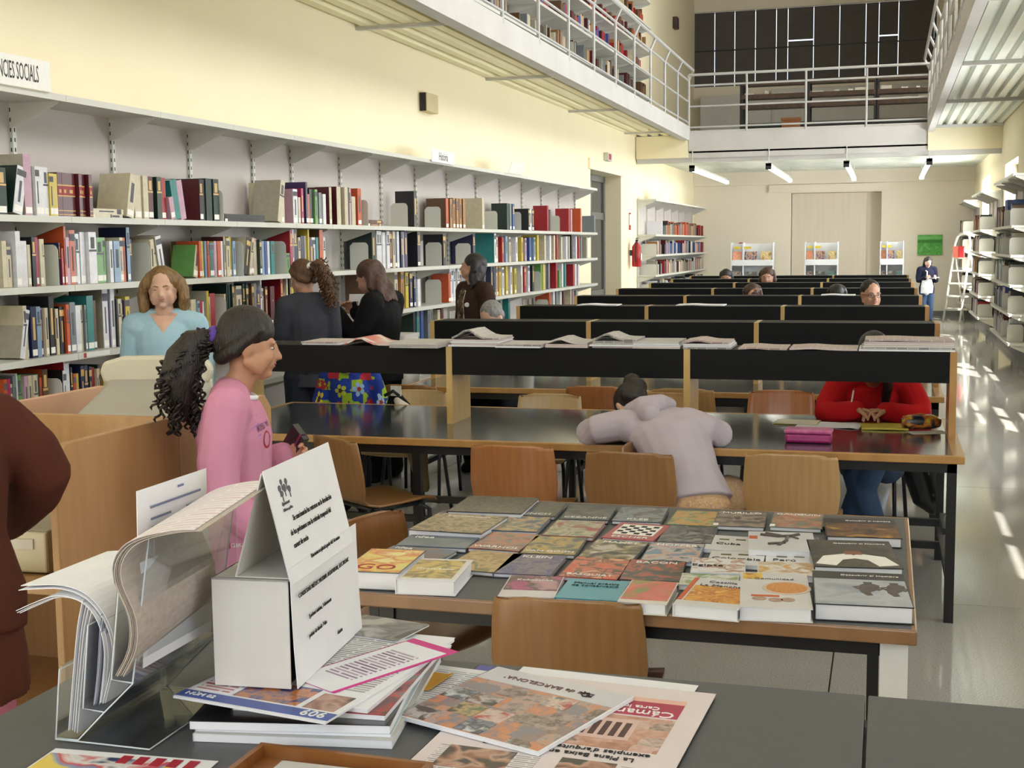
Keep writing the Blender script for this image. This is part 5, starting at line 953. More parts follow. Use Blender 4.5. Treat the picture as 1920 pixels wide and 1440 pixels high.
# ---------------------------------------------------------------- display stands, ladder, trolley far away
MAGC = [C((60,40,40),(190,170,160),(110,80,70)), C((120,120,110),(80,78,74),(150,148,140)), C((100,140,140),(120,150,150),(90,120,124)), C((230,150,110),(236,166,130),(226,140,100)), C((70,70,130),(190,150,120),(60,50,80)), C((206,176,110),(230,210,160),(176,140,80))]
STANDW = mat('stand_white', (238, 240, 244), .4, noise=.3, nscale=4, c2=(230, 232, 237))
k = 0
for x0, x1, lb in ((-3.18, -2.29, 'left'), (-1.65, -.98, 'middle'), (-.15, .32, 'right')):
    w = x1-x0
    o = thing('display_stand', 'white magazine display stand before the far wall, the %s of three' % lb, 'stand', ((x0+x1)/2, 27.5, 0))
    for sxx in (-w/2, -w*.22, w/2-.02):
        b = MB(); b.box((sxx, -.15, 0), (sxx+.02, .2, 1.68)); b.build('side_panel', STANDW, o)
    b = MB(); b.box((-w/2, .18, .1), (w/2, .2, 1.66)); b.build('back_panel', STANDW, o)
    for z in (.35, .80, 1.22):
        b = MB(); b.prism([(-.15, z-.02), (.18, z), (.18, z+.02), (-.15, z), (-.15, z+.1), (-.16, z+.1), (-.16, z-.02)], 'x', -w/2+.02, w/2-.02); b.build('shelf', STANDW, o)
    b = MB(); b.box((-w*.19, -.155, 1.55), (-w*.02, -.15, 1.60)); b.box((-w*.42, -.155, 1.55), (-w*.27, -.15, 1.60)); b.build('yellow_sign', mat('sign_yellow', (226, 200, 60), .5, noise=.3, nscale=30, c2=(216, 190, 50)), o)
    for z in (.80, 1.22):
        for cx, ww in ((-w*.36, w*.2), (-w*.04, w*.28), (w*.32, w*.24)):
            pm = MAGC[k % 6]; k += 1
            m = thing('magazine', '%s magazine on the %s display stand, %s row' % (('left column', 'middle column', 'right column')[0 if cx < -w*.2 else 1 if cx < w*.1 else 2], lb, 'upper' if z > 1 else 'lower'), 'magazine', ((x0+x1)/2+cx, 27.40, z+.005), 0, 'magazines on the far display stands'); m.rotation_euler = (R(-16), 0, 0)
            b = MB(); b.box((-ww/2, 0, .0), (ww/2, .008, .28)); b.build('cover', picture('far_cover_%d' % (k % 6), pm, 12, k % 6), m)
o = thing('step_ladder', 'white tubular library ladder beside the window-side shelving', 'ladder', (1.36, 27.8, 0), R(-52))
b = MB()
ar = [(-.25, -.10, 0), (-.235, .06, 1.0), (-.225, .14, 1.60), (-.17, .16, 1.76), (-.08, .165, 1.80), (.08, .165, 1.80), (.17, .16, 1.76), (.225, .14, 1.60), (.235, .06, 1.0), (.25, -.10, 0)]
b.tube(ar, .022, 8); b.build('front_frame', WMET, o, smooth=True)
for sxx in (-1, 1):
    b = MB(); b.tube([(sxx*.225, .13, 1.5), (sxx*.25, .45, 0)], .018, 8); b.build('rear_leg', WMET, o, smooth=True)
for i in range(5):
    z = .26+.26*i; b = MB(); b.box((-.225, -.10+.05*i, z), (.225, .10+.05*i, z+.03)); b.build('tread', WMET, o)
b = MB(); b.box((-.16, .03, 1.33), (.0, .05, 1.56)); b.build('pink_panel', mat('salmon_panel', (232, 130, 110), .5, noise=.3, nscale=12, c2=(224, 120, 100)), o); b = MB(); b.box((.0, .03, 1.33), (.17, .05, 1.56)); b.build('red_panel', mat('red_panel', (206, 50, 56), .5, noise=.3, nscale=12, c2=(196, 44, 50)), o)
o = thing('low_bookcase', 'grey-topped low bookcase between the two women at the shelving', 'bookcase', (-3.62, 8.75, 0), TH)
for nm, a, c in (('top', (-.27, -.22, 1.0), (.27, .22, 1.03)), ('side', (-.27, -.2, 0), (-.25, .2, 1.0)), ('side', (.25, -.2, 0), (.27, .2, 1.0)), ('back', (-.25, .18, 0), (.25, .2, 1.0)), ('shelf', (-.25, -.2, .62), (.25, .18, .64)), ('shelf', (-.25, -.2, .12), (.25, .18, .14))):
    b = MB(); b.box(a, c); b.build(nm, GMET if nm == 'top' else WMET, o)
for i, c in enumerate('bPAAWGTRKOW'):
    m = book_mesh(.038, .27, .2, c, c, 0, True); q = tag(link('library_book', m), '%s book, %s on the low bookcase between the two women' % (PAL[c][1], ORD[i]), 'book', 'books on the low bookcase'); q.matrix_world = Matrix.Translation((-3.83+.04*i, 8.58, .641)) @ Matrix.Rotation(R(-90), 4, 'Z')
o = thing('comic_sheet', 'white comic page propped on the low bookcase between the women', 'book', (-3.66, 8.72, 1.031), R(8)); o.rotation_euler = (R(-14), 0, R(8))
b = MB(); b.box((-.15, -.006, 0), (.15, .006, .30)); b.build('board', WHITE, o)
for i in range(4):
    for j in range(3): quad('drawing', mat('comic_print', (120, 90, 84), .6, noise=.2, nscale=50, c2=(206, 190, 186)), o, (-.12+.062*i, .04+.075*j), (-.078+.062*i, .095+.075*j), .0, loc=(0, -.0065, 0), rot=(R(90), 0, 0))
# ---------------------------------------------------------------- people
V = Vector
class Blob(MB):
    def ell(s, c, r, M=None, rot=None, n=10, m=14):
        T = Matrix.Translation(c) @ (rot.to_matrix().to_4x4() if rot else Matrix.Identity(4)) @ Matrix.Diagonal((*r, 1))
        if M: T = M @ T
        vs = [V((0,0,-1))]+[V((math.sin(math.pi*i/n)*math.cos(2*math.pi*k/m), math.sin(math.pi*i/n)*math.sin(2*math.pi*k/m), -math.cos(math.pi*i/n))) for i in range(1, n) for k in range(m)]+[V((0,0,1))]
        fs = [(0, 1+(k+1) % m, 1+k) for k in range(m)]
        for i in range(n-2):
            fs += [(1+i*m+k, 1+i*m+(k+1) % m, 1+(i+1)*m+(k+1) % m, 1+(i+1)*m+k) for k in range(m)]
        L_ = 1+(n-2)*m; fs += [(L_+k, L_+(k+1) % m, len(vs)-1) for k in range(m)]
        s.add(vs, fs, 0, T)
    def limb(s, P, rs, M=None, side=None, flat=None, caps=True, n=12):
        """tapered limb through P with radii rs; side + flat give an elliptical section"""
        P = [V(p) for p in P]; vs = []; ref = V(side).normalized() if side is not None else None
        for i, p in enumerate(P):
            t = (P[min(i+1, len(P)-1)]-P[max(i-1, 0)]).normalized()
            if ref is None: ref = V((1,0,0)) if abs(t.x) < .8 else V((0,1,0))
            base = V(side) if side is not None else ref
            u = (base-t*base.dot(t)).normalized(); w = t.cross(u); ref = u
            ru = rs[i]; rw = flat[i] if flat else rs[i]
            vs += [p+u*(math.cos(2*math.pi*k/n)*ru)+w*(math.sin(2*math.pi*k/n)*rw) for k in range(n)]
        fs = [(i*n+k, i*n+(k+1) % n, (i+1)*n+(k+1) % n, (i+1)*n+k) for i in range(len(P)-1) for k in range(n)]
        fs += [tuple(range(n))[::-1], tuple((len(P)-1)*n+k for k in range(n))]
        s.add(vs, fs, 0, M)
        if caps:
            for i in (0, -1):
                r = min(rs[i], flat[i] if flat else rs[i]); s.ell(P[i], (r*.98,)*3, M, n=6, m=10)
    def grow(s, name, m, parent, voxel=.01, smooth=5, fac=.5):
        o = link(name, s.mesh(name, m), parent)
        r = o.modifiers.new('join', 'REMESH'); r.mode = 'VOXEL'; r.voxel_size = voxel; r.use_smooth_shade = True
        q = o.modifiers.new('soften', 'SMOOTH'); q.factor = fac; q.iterations = smooth
        GROWN.append(o); return o
GROWN = []
def smp(P, n=3): return [V(q) for q in smoothp3([tuple(p) for p in P], n)]
def smoothp3(P, n):
    out = []
    for i in range(len(P)-1):
        p0 = P[max(i-1, 0)]; p1 = P[i]; p2 = P[i+1]; p3 = P[min(i+2, len(P)-1)]
        for k in range(n):
            t = k/n; out.append(tuple(.5*((2*b_)+(-a_+c_)*t+(2*a_-5*b_+4*c_-d_)*t*t+(-a_+3*b_-3*c_+d_)*t**3) for a_, b_, c_, d_ in zip(p0, p1, p2, p3)))
    return out+[P[-1]]
def skin(n, c): return mat('skin_'+n, c, .5, noise=.3, nscale=9, c2=tuple(v*.94 for v in c))
def hairm(n, c, c2): return mat('hair_'+n, c, .42, noise=.2, nscale=10, stretch=(9, 9, 1.5), c2=c2, bump=.6, bscale=22)
def cloth(n, c, c2=None, rough=.85, sc=9): return mat('cloth_'+n, c, rough, noise=.35, nscale=sc, c2=c2 or tuple(v*.9 for v in c), bump=.25, bscale=18, spec=.2)
EYEW = mat('eye_white', (214, 208, 200), .3, noise=.3, nscale=30, c2=(206, 199, 190)); IRIS = mat('eye_iris', (44, 30, 22), .2, noise=.3, nscale=60, c2=(34, 22, 16))
def add_head(b, M):
    """head with face; origin at the top of the neck, face towards +y"""
    b.ell((0, -.012, .132), (.073, .092, .088), M); b.ell((0, .01, .105), (.068, .078, .08), M)
    b.limb([(0, .035, .085), (0, .048, .04), (0, .062, .018)], [.058, .046, .026], M)
    b.ell((0, .077, .016), (.021, .018, .016), M)
    for sx in (-1, 1):
        b.ell((sx*.036, .062, .072), (.026, .024, .026), M); b.ell((sx*.043, .034, .052), (.026, .038, .036), M); b.ell((sx*.032, .075, .122), (.026, .013, .010), M)
        b.limb([(sx*.062, .0, .05), (sx*.045, .045, .025)], [.018, .016], M)
        b.ell((sx*.074, -.008, .092), (.008, .020, .031), M); b.ell((sx*.078, -.014, .10), (.008, .014, .02), M)
    b.limb([(0, .086, .118), (0, .095, .096), (0, .108, .076)], [.009, .010, .0125], M); b.ell((-.010, .097, .073), (.009, .010, .008), M); b.ell((.010, .097, .073), (.009, .010, .008), M)
    b.ell((0, .085, .05), (.026, .014, .02), M)
    b.ell((0, .091, .052), (.020, .009, .0045), M); b.ell((0, .089, .043), (.017, .009, .0055), M)
def face_bits(root, M, hair, lipc, glasses=False, closed=False):
    b = Blob()
    for sx in (-1, 1): b.ell((sx*.031, .0725, .104), (.0115, .0115, .0052 if not closed else .0025), M)
    b.build('eye', EYEW if not closed else hair, root, smooth=True)
    if not closed:
        b = Blob()
        for sx in (-1, 1): b.ell((sx*.031, .081, .104), (.0062, .0045, .0052), M)
        b.build('iris', IRIS, root, smooth=True)
    b = Blob()
    for sx in (-1, 1): b.limb([(sx*.014, .087, .122), (sx*.032, .086, .127), (sx*.050, .074, .121)], [.003, .0036, .002], M)
    b.build('eyebrow', hair, root, smooth=True)
    b = Blob(); b.ell((0, .0945, .0525), (.020, .0075, .0042), M); b.ell((0, .0925, .0435), (.016, .0075, .005), M); b.build('lips', lipc, root, smooth=True)
    if glasses:
        b = MB()
        for sx in (-1, 1):
            ring = [M @ V((sx*.033+.024*math.cos(a*math.pi/6), .098, .103+.016*math.sin(a*math.pi/6))) for a in range(13)]; b.tube(ring, .0022, 5, cap=False)
            b.tube([M @ V((sx*.057, .097, .106)), M @ V((sx*.08, .0, .104))], .0022, 5)
        b.tube([M @ V((-.01, .10, .105)), M @ V((.01, .10, .105))], .0022, 5); b.build('glasses', INK, root)
def hand(root, wrist, d, n, side, sk, s=1, curl=.5, spread=.06, thumb=.7, name='hand'):
    """five separate fingers; d towards the fingers, n out of the palm, side picks the thumb side"""
    d = V(d).normalized(); n = V(n); n = (n-d*n.dot(d)).normalized(); w = d.cross(n)*side; W_ = V(wrist); b = Blob()
    b.limb([W_-d*.03*s, W_+d*.01*s, W_+d*.05*s, W_+d*.088*s], [.024*s, .026*s, .037*s, .038*s], side=w, flat=[.019*s, .017*s, .014*s, .012*s])
    for i, L_ in enumerate((.066, .076, .070, .054)):
        p = W_+d*(.082-.004*abs(i-1))*s+w*(.029-.0195*i)*s; a = .15; pts = [p-d*.02*s, p]; dd = d+w*(spread*(1.5-i))
        for f, k in ((.44, .6), (.31, 1.0), (.25, .8)):
            a += curl*k; v = (dd.normalized()*math.cos(a)+n*math.sin(a)); p = p+v*L_*f*s; pts.append(p)
        b.limb(pts, [.0095*s, .0092*s, .0085*s, .0078*s, .0068*s])
    p = W_+d*.028*s+w*.028*s; v1 = (d*.7+w*.75+n*.25*thumb).normalized(); v2 = (d*.9+w*.2+n*.55*thumb).normalized(); v3 = (d*.9-w*.1+n*.7*thumb).normalized()
    b.limb([p-d*.01*s-w*.012*s, p+v1*.03*s, p+v1*.03*s+v2*.03*s, p+v1*.03*s+v2*.03*s+v3*.022*s], [.0155*s, .0125*s, .0105*s, .0085*s])
    o = b.grow(name, sk, root, .0036*s, 3); return o
def stand(h, wd=1.0, kneel=0):
    J = dict(h=h, pel=V((0, 0, .53*h)), waist=V((0, .005, .62*h)), chest=V((0, 0, .73*h)), neck=V((0, -.012, .825*h)), head=V((0, .0, .868*h)))
    for s, k in ((-1, 'L'), (1, 'R')):
        J['s'+k] = V((s*.107*h*wd, -.01, .805*h)); J['e'+k] = J['s'+k]+V((s*.035, -.03, -.17*h)); J['w'+k] = J['e'+k]+V((s*.0, .05, -.15*h))
        J['h'+k] = V((s*.055*h, 0, .50*h)); J['k'+k] = V((s*.055*h, .01, .275*h)); J['a'+k] = V((s*.055*h, -.02, .045*h)); J['t'+k] = V((s*.065*h, .09, .02))
    return J
def torso(b, J, g, lo=0, wk=1, hem=None):
    h = J['h']; S = (J['sR']-J['sL']).normalized(); up = (J['chest']-J['pel']).normalized()
    P = [hem if hem is not None else J['pel']-up*.03*h, J['pel'], J['waist'], J['chest'], J['chest'].lerp(J['neck'], .55), J['neck'].lerp(J['chest'], .12)]
    a = [.098, .103, .080, .096, .094, .055]; c = [.068, .070, .058, .068, .056, .042]
    i0 = lo
    PP = smp(P[i0:], 3); n = len(PP)-1
    def at_(L_, i): q = i/3; k = min(int(q), len(L_)-2); return L_[k]+(L_[k+1]-L_[k])*(q-k)
    b.limb(PP, [at_(a[i0:], i)*h*wk+g for i in range(n+1)], side=S, flat=[at_(c[i0:], i)*h*wk+g for i in range(n+1)], caps=False, n=16)
    for k in 'LR': b.ell(J['s'+k].lerp(J['chest'], .10), (.042*h*wk+g*.6,)*3)
    b.limb([J['sL'], J['neck'].lerp(J['sL'], .45)+V((0,0,.008)), J['neck'].lerp(J['sR'], .45)+V((0,0,.008)), J['sR']], [.036*h+g*.5, .036*h+g*.4, .036*h+g*.4, .036*h+g*.5])
def person(label, loc, rz, J, sk, top, bot, hairf, hm, look=(0, 0, 0), voxel=.010, lip=(150, 92, 84), hs=None, glasses=False, closed=False, g=.012, shoes=None, sleeve=1.0, hems=.12, legs=True, hands=None, wk=1.0, topname='sweater', botname='trousers', face=True, thick=1.0, skirt=False):
    o = thing('person', label, 'person', loc, R(rz)); h = J['h']; hs = hs or h*.135/.222
    HM = Matrix.Translation(J['head']) @ Euler((R(look[1]), R(look[2]), R(look[0]))).to_matrix().to_4x4() @ Matrix.Diagonal((hs, hs, hs, 1))
    b = Blob(); torso(b, J, -.004, wk=wk); add_head(b, HM); b.limb([J['neck']-(J['head']-J['neck'])*.5, J['head'], HM @ V((0, -.005, .05))], [.036*h, .031*h, .03*h])
    for k in 'LR':
        b.limb(smp([J['s'+k], J['e'+k], J['w'+k]], 3), [.031*h, .029*h, .027*h, .024*h, .022*h, .019*h, .0155*h][:7])
        if legs: b.limb(smp([J['h'+k], J['k'+k], J['a'+k]], 3), [.05*h, .047*h, .04*h, .032*h, .033*h, .027*h, .02*h]); b.limb([J['a'+k], J['a'+k].lerp(J['t'+k], .5)+V((0,0,-.008)), J['t'+k]], [.022*h, .022*h, .016*h])
    b.grow('body', sk, o, voxel, 4)
    if face: face_bits(o, HM, hm, mat('lips_%d' % lip[0], lip, .45, noise=.3, nscale=30, c2=tuple(v*.92 for v in lip)), glasses, closed)
    b = Blob(); up = (J['chest']-J['pel']).normalized()
    torso(b, J, g, wk=wk*thick, hem=J['pel']-up*hems)
    for k in 'LR':
        wv = J['e'+k].lerp(J['w'+k], sleeve); b.limb(smp([J['s'+k], J['e'+k], wv], 3), [x*h+g for x in (.034, .033, .031, .029, .027, .024, .021)])
    tp = b.grow(topname, top, o, voxel, 4)
    if bot:
        b = Blob(); b.ell(J['pel'], (.098*h+g*.6, .07*h+g*.6, .05*h))
        for k in 'LR':
            if skirt: b.limb(smp([J['h'+k].lerp(J['pel'], .3), J['h'+k].lerp(J['k'+k], .9)], 3), [.065*h]*4)
            else: b.limb(smp([J['h'+k].lerp(J['pel'], .15), J['k'+k], J['a'+k]+V((0,0,.015))], 3), [x*h+g*.8 for x in (.056, .050, .043, .037, .038, .035, .034)])
        b.grow(botname, bot, o, voxel, 4)
        if legs:
            for k in 'LR':
                b = Blob(); b.limb([J['a'+k]+V((0,0,-.01)), J['a'+k].lerp(J['t'+k], .5)+V((0,0,-.006)), J['t'+k]], [.027*h, .027*h, .022*h]); b.grow('shoe', shoes or cloth('dark_shoe', (40, 36, 34)), o, .008, 3)
    for k, sd in (('L', -1), ('R', 1)):
        d = (J['w'+k]-J['e'+k]).normalized(); q = (hands or {}).get(k, {})
        hand(o, J['w'+k], q.get('d', d), q.get('n', V((-sd, .2, 0))), q.get('side', -sd), sk, h/1.62*q.get('s', 1), q.get('curl', .4), thumb=q.get('thumb', .7))
    if hairf: hairf(o, HM, hm)
    return o, HM, tp
def cap(b, M, back=.0, r=(.083, .098, .088), c=(0, -.022, .142)): b.ell(c, r, M)
def long_hair(length, wave=.0, width=.05, front=True, seedv=1, vox=.009):
    def f(o, M, hm):
        rp = random.Random(seedv); b = Blob(); cap(b, M)
        for i in range(14):
            a = math.pi*(.02+.96*i/13)+math.pi; x, y = .078*math.cos(a), .075*math.sin(a)-.025
            P = [V((x*.9, y, .16))]
            n = 6
            for k in range(1, n+1):
                t = k/n; P.append(V((x*(1+.15*t)+wave*math.sin(k*1.7+i*2.1), y*(1-.05*t)+wave*math.cos(k*1.9+i), .16-length*t)))
            b.limb(P, [.030]+[.028+rp.uniform(-.004, .006) for _ in range(n-1)]+[.010], M)
        b.grow('hair', hm, o, vox, 2)
    return f
def tail_hair(base, P, r, tie, curly=0, seedv=3, vox=.006):
    def f(o, M, hm):
        rp = random.Random(seedv); b = Blob(); b.ell((0, -.012, .150), (.081, .096, .083), M); b.ell((0, -.035, .12), (.078, .08, .075), M)
        b.limb([(0, -.08, .10), (0, -.095, .105), base], [.05, .04, .024], M)
        for sx in (-1, 1): b.limb([(sx*.062, .02, .16), (sx*.074, -.01, .125), (sx*.07, -.05, .08), (sx*.03, -.08, .05)], [.022, .022, .026, .026], M)
        b.grow('hair', hm, o, vox, 3)
        b = Blob(); b.limb(P, r, M)
        b.grow('ponytail', hm, o, vox, 1)
        if curly:
            Q = [V(p) for p in P]; cb = MB()
            for i in range(150):
                k = rp.randint(0, len(Q)-2); t = rp.random(); p = Q[k].lerp(Q[k+1], t); rr_ = r[k]*(1-t)+r[k+1]*t; ax = (Q[k+1]-Q[k]).normalized()
                u = V((rp.uniform(-1, 1), rp.uniform(-1, 1), rp.uniform(-1, 1))).normalized(); p = p+u*rr_*rp.uniform(.75, 1.05); ph = rp.uniform(0, 6); L_ = rp.uniform(.05, .10)
                down = (ax*.7+V((0, 0, -.5))+u*.35).normalized(); e1 = down.orthogonal().normalized(); e2 = down.cross(e1)
                cb.tube([p+down*L_*q/11+(e1*math.cos(ph+q*1.15)+e2*math.sin(ph+q*1.15))*.009 for q in range(12)], [.0045]*11+[.001], 5, 0, M, cap=False)
            qq = cb.build('curls', hm, o, smooth=True); qq['kind'] = 'stuff'
        if tie:
            b = Blob(); b.ell(base, (.034, .022, .034), M); b.build('hair_tie', tie, o, smooth=True)
    return f
def short_hair(o, M, hm):
    b = Blob(); b.ell((0, -.024, .143), (.080, .094, .084), M); b.ell((0, -.06, .085), (.066, .05, .06), M)
    for sx in (-1, 1): b.ell((sx*.066, -.025, .112), (.014, .03, .04), M)
    b.grow('hair', hm, o, .007, 3)
SK1 = skin('olive', (186, 136, 106)); SK2 = skin('tan', (196, 148, 122)); SK3 = skin('fair', (214, 172, 148))
DKH = hairm('black_brown', (34, 24, 20), (18, 12, 10)); BRH = hairm('auburn', (86, 52, 32), (52, 30, 20)); BLH = hairm('dark_blonde', (150, 116, 70), (96, 70, 42)); CHH = hairm('chestnut', (110, 74, 44), (70, 44, 26)); GYH = hairm('grey', (150, 148, 144), (104, 102, 100))
DENIM = cloth('blue_denim', (76, 98, 132), (58, 78, 112), sc=5); DDENIM = cloth('dark_denim', (44, 48, 60), (34, 37, 48), sc=5); BLKC = cloth('black', (20, 20, 22), (13, 13, 15))
# girl in the pink sweatshirt
J = stand(1.475, .93); J['head'] += V((0, .035, -.012)); J['neck'] += V((0, .01, -.012))
J['eR'] = J['sR']+V((.045, -.03, -.25)); J['wR'] = J['eR']+V((-.03, .15, -.16)); J['eL'] = V((-.175, .02, .945)); J['wL'] = V((-.115, .15, .985))
PINK = cloth('pink_jersey', (208, 144, 172), (197, 131, 160)); PURPLE = mat('purple_scrunchie', (96, 60, 160), .6, noise=.3, nscale=40, c2=(80, 48, 140), bump=.4)
girl, HM, tp = person('girl in a pink sweatshirt with a curly ponytail in profile by the carrel', (-1.965, 3.58, 0), -63, J, SK1, PINK, BLKC,
    tail_hair((0, -.115, .115), [(0, -.12, .115), (0, -.165, .09), (.0, -.19, .03), (0, -.20, -.04), (0, -.185, -.11), (0, -.17, -.15)], [.024, .048, .066, .066, .052, .03], PURPLE, .022), DKH, look=(6, -10, 0), voxel=.006, hs=.95, g=.020, hems=.14, wk=1.0, botname='skirt', skirt=True, hands=dict(R=dict(curl=.5), L=dict(curl=.7)), lip=(170, 100, 96))
b = MB(); pts = [J['neck']+V((.068*math.cos(a*math.pi/8), .062*math.sin(a*math.pi/8)+.012, .008+.010*math.sin(a*math.pi/8)*-1.6)) for a in range(17)]; b.tube(pts, .009, 6, cap=False); b.build('collar', WHITE, girl, smooth=True)
def wrap(o, target, off=.0025):
    md = o.modifiers.new('lay_on', 'SHRINKWRAP'); md.target = target; md.wrap_method = 'NEAREST_SURFACEPOINT'; md.wrap_mode = 'ABOVE_SURFACE'; md.offset = off
PRT = mat('violet_print', (150, 120, 190), .7, noise=.3, nscale=40, c2=(140, 108, 180)); 
def print_text(s, size, m, loc, rz_, par, target, roll=0): 
    t = text(s, size, m, par, loc, (R(90), R(roll), R(rz_)), depth=.0006); wrap(t, target); return t
print_text('KISS YOU', .030, mat('plum_print', (110, 60, 100), .7, noise=.3, nscale=40, c2=(96, 50, 88)), (.085, .125, 1.125), 90+40, girl, tp, -12)
for i in range(3):
    b = MB(); b.tube([(.15, -.02+.0*i, 1.15-.035*i), (.12, .09, 1.165-.035*i), (.05, .15, 1.18-.035*i)], .0022, 5); wrap(b.build('stripe_print', PRT, girl), tp, .001)
hp = [(.085+.024*math.cos(a)*.8, .125-.024*math.cos(a)*.7, 1.075+.028*math.sin(a)) for a in [k*math.pi/6 for k in range(13)]]
b = MB(); b.tube(hp, .004, 5); wrap(b.build('heart_print', RINK, girl), tp, .001)
b = MB(); b.box((.148, -.02, .755), (.152, .03, .775)); t = b.build('hem_tag', RINK, girl); wrap(t, tp, .002); print_text('GIRL', .018, WINK, (.16, .005, .765), 90, girl, tp)
bagm = picture('dark_bag_print', C((24,22,28),(40,30,40),(90,40,60),(20,20,22)), 16, 3)
o = thing('notebook', 'dark notebook with a magenta stripe tucked in front of the girl in pink', 'book', (-1.845, 3.76, 1.03), R(-25)); o.rotation_euler = (0, R(40), R(-25))
b = MB(); b.box((-.035, -.012, -.055), (.035, .012, .055)); b.build('cover', GLOSSK, o); b = MB(); b.box((.012, -.014, -.055), (.02, .014, .055)); b.build('stripe', mat('magenta_cloth', (120, 30, 70), .7, noise=.3, nscale=30, c2=(108, 24, 60)), o)
# blonde woman
J = stand(1.565); J['head'] += V((0, .01, 0))
LB = cloth('light_blue_knit', (168, 200, 214), (152, 186, 202))
def blonde_hair(o, M, hm):
    rp = random.Random(4); b = Blob(); cap(b, M, r=(.088, .098, .090), c=(0, -.028, .142))
    for i in range(18):
        a = math.pi*(-.06+1.12*i/17)+math.pi; x, y = .085*math.cos(a), .08*math.sin(a)-.02; L_ = .235+rp.uniform(-.02, .02); P = [V((x*.75, y*.8, .175))]
        for k in range(1, 6):
            t = k/5; P.append(V((x*(1.0+.38*math.sin(t*2.4))+.008*math.sin(k*2+i), y*(1.0+.25*t)+.008*math.cos(k*2.3+i), .175-L_*t)))
        b.limb(P, [.028, .03, .031, .033, .030, .012], M)
    b.grow('hair', hm, o, .008, 2)
bl, HM, tp = person('blonde woman in a light blue V-neck sweater standing at the shelving', (-3.80, 6.2, 0), 205, J, SK3, LB, DDENIM, blonde_hair, BLH, look=(0, -6, 2), voxel=.008, closed=True, lip=(176, 110, 108))
b = MB(); b.prism([(-.075, 1.335), (0, 1.215), (.075, 1.335), (.03, 1.36), (-.03, 1.36)], 'y', .07, .10); q = b.build('neckline_skin', SK3, bl); wrap(q, tp, .0015)
sd = q.modifiers.new('fine', 'SUBSURF'); sd.subdivision_type = 'SIMPLE'; sd.levels = sd.render_levels = 4; q.modifiers.move(1, 0)
# woman in the grey jacket, from behind
J = stand(1.595, .86); J['head'] += V((0, .05, -.01)); J['neck'] += V((0, .02, 0)); J['eL'] = J['sL']+V((-.025, .05, -.26)); J['wL'] = J['eL']+V((.06, .20, .05)); J['eR'] = J['sR']+V((.025, .05, -.26)); J['wR'] = J['eR']+V((-.05, .20, .05))
GJ = cloth('grey_wool_jacket', (66, 68, 76), (54, 56, 64))
gr, HM, tp = person('woman in a grey jacket seen from behind with an auburn ponytail', (-3.74, 7.88, 0), 32, J, SK2, GJ, DDENIM,
    tail_hair((.01, -.11, .135), [(.01, -.115, .14), (.03, -.16, .14), (.05, -.175, .08), (.065, -.165, .0), (.075, -.15, -.07), (.075, -.14, -.12)], [.022, .04, .05, .048, .036, .014], WINK, .016, 8), CHH, look=(28, -22, 0), voxel=.009, g=.015, hems=.11, thick=1.0, wk=.9, topname='jacket', hs=.98)
# woman in black reading
J = stand(1.60); J['head'] += V((0, .05, -.02)); J['neck'] += V((0, .02, -.005))
J['eR'] = J['sR']+V((.03, .10, -.25)); J['wR'] = J['eR']+V((-.05, .20, .16)); J['eL'] = J['sL']+V((-.02, .12, -.24)); J['wL'] = J['eL']+V((.06, .18, .16))
bk, HM, tp = person('woman in black with long dark curls reading a booklet at the shelving', (-3.42, 8.42, 0), 84, J, SK2, BLKC, BLKC, long_hair(.30, .012, seedv=6), BRH, look=(0, -30, 0), voxel=.009, g=.022, topname='jacket', glasses=False,
    hands=dict(R=dict(d=(-.3, .5, .6), n=(-.8, .3, .2), curl=.6), L=dict(d=(.3, .5, .6), n=(.8, .3, .2), curl=.6)))
o = thing('booklet', 'open white booklet held up by the woman in black', 'book', (-3.80, 8.40, 1.315), R(84)); b = MB(); b.prism([(-.06, .03), (0, 0), (.06, .03), (.06, .033), (0, .004), (-.06, .033)], 'z', -.06, .10); b.build('pages', WHITE, o)
b = MB(); b.tube([(-.06, .19, 1.28), (.02, .205, 1.1), (.06, .17, .92)], .018, 8); b.build('shoulder_strap', BLKC, bk, smooth=True)
# person in the brown jacket
J = stand(1.60, 1.05); J['head'] += V((0, .02, 0)); J['eL'] = J['sL']+V((-.04, .0, -.27)); J['wL'] = J['eL']+V((.06, .14, -.12)); J['eR'] = J['sR']+V((.04, .0, -.27)); J['wR'] = J['eR']+V((-.06, .14, -.12))
BJ = cloth('brown_jacket', (64, 46, 36), (50, 35, 27)); TS = picture('band_shirt_print', C((22,20,20),(30,26,22),(120,90,50),(24,20,20),(180,150,90)), 30, 3, .8, coat=0)
br_, HM, tp = person('long-haired person in a brown zip jacket looking along the shelves', (-3.43, 10.55, 0), 138, J, SK2, BJ, DDENIM, long_hair(.25, .008, seedv=9), DKH, look=(-46, 4, 0), voxel=.010, g=.026, thick=1.06, topname='jacket')
b = MB(); b.prism([(-.035, 1.30), (-.055, .92), (.055, .92), (.035, 1.30)], 'y', .10, .16); q = b.build('printed_shirt', TS, br_); sdm = q.modifiers.new('fine', 'SUBSURF'); sdm.subdivision_type = 'SIMPLE'; sdm.levels = sdm.render_levels = 4; wrap(q, tp, .004)
for s in (-1, 1):
    b = MB(); b.tube([(s*.045, .16, 1.32), (s*.05, .17, 1.2), (s*.06, .18, 1.05), (s*.062, .18, .92)], .006, 6); q = b.build('white_piping', WHITE, br_); wrap(q, tp, .005)
b = MB(); b.tube([(-.10, .13, 1.17), (-.10, .19, 1.17)], .022, 12); q = b.build('round_badge', WINK, br_); wrap(q, tp, .004)
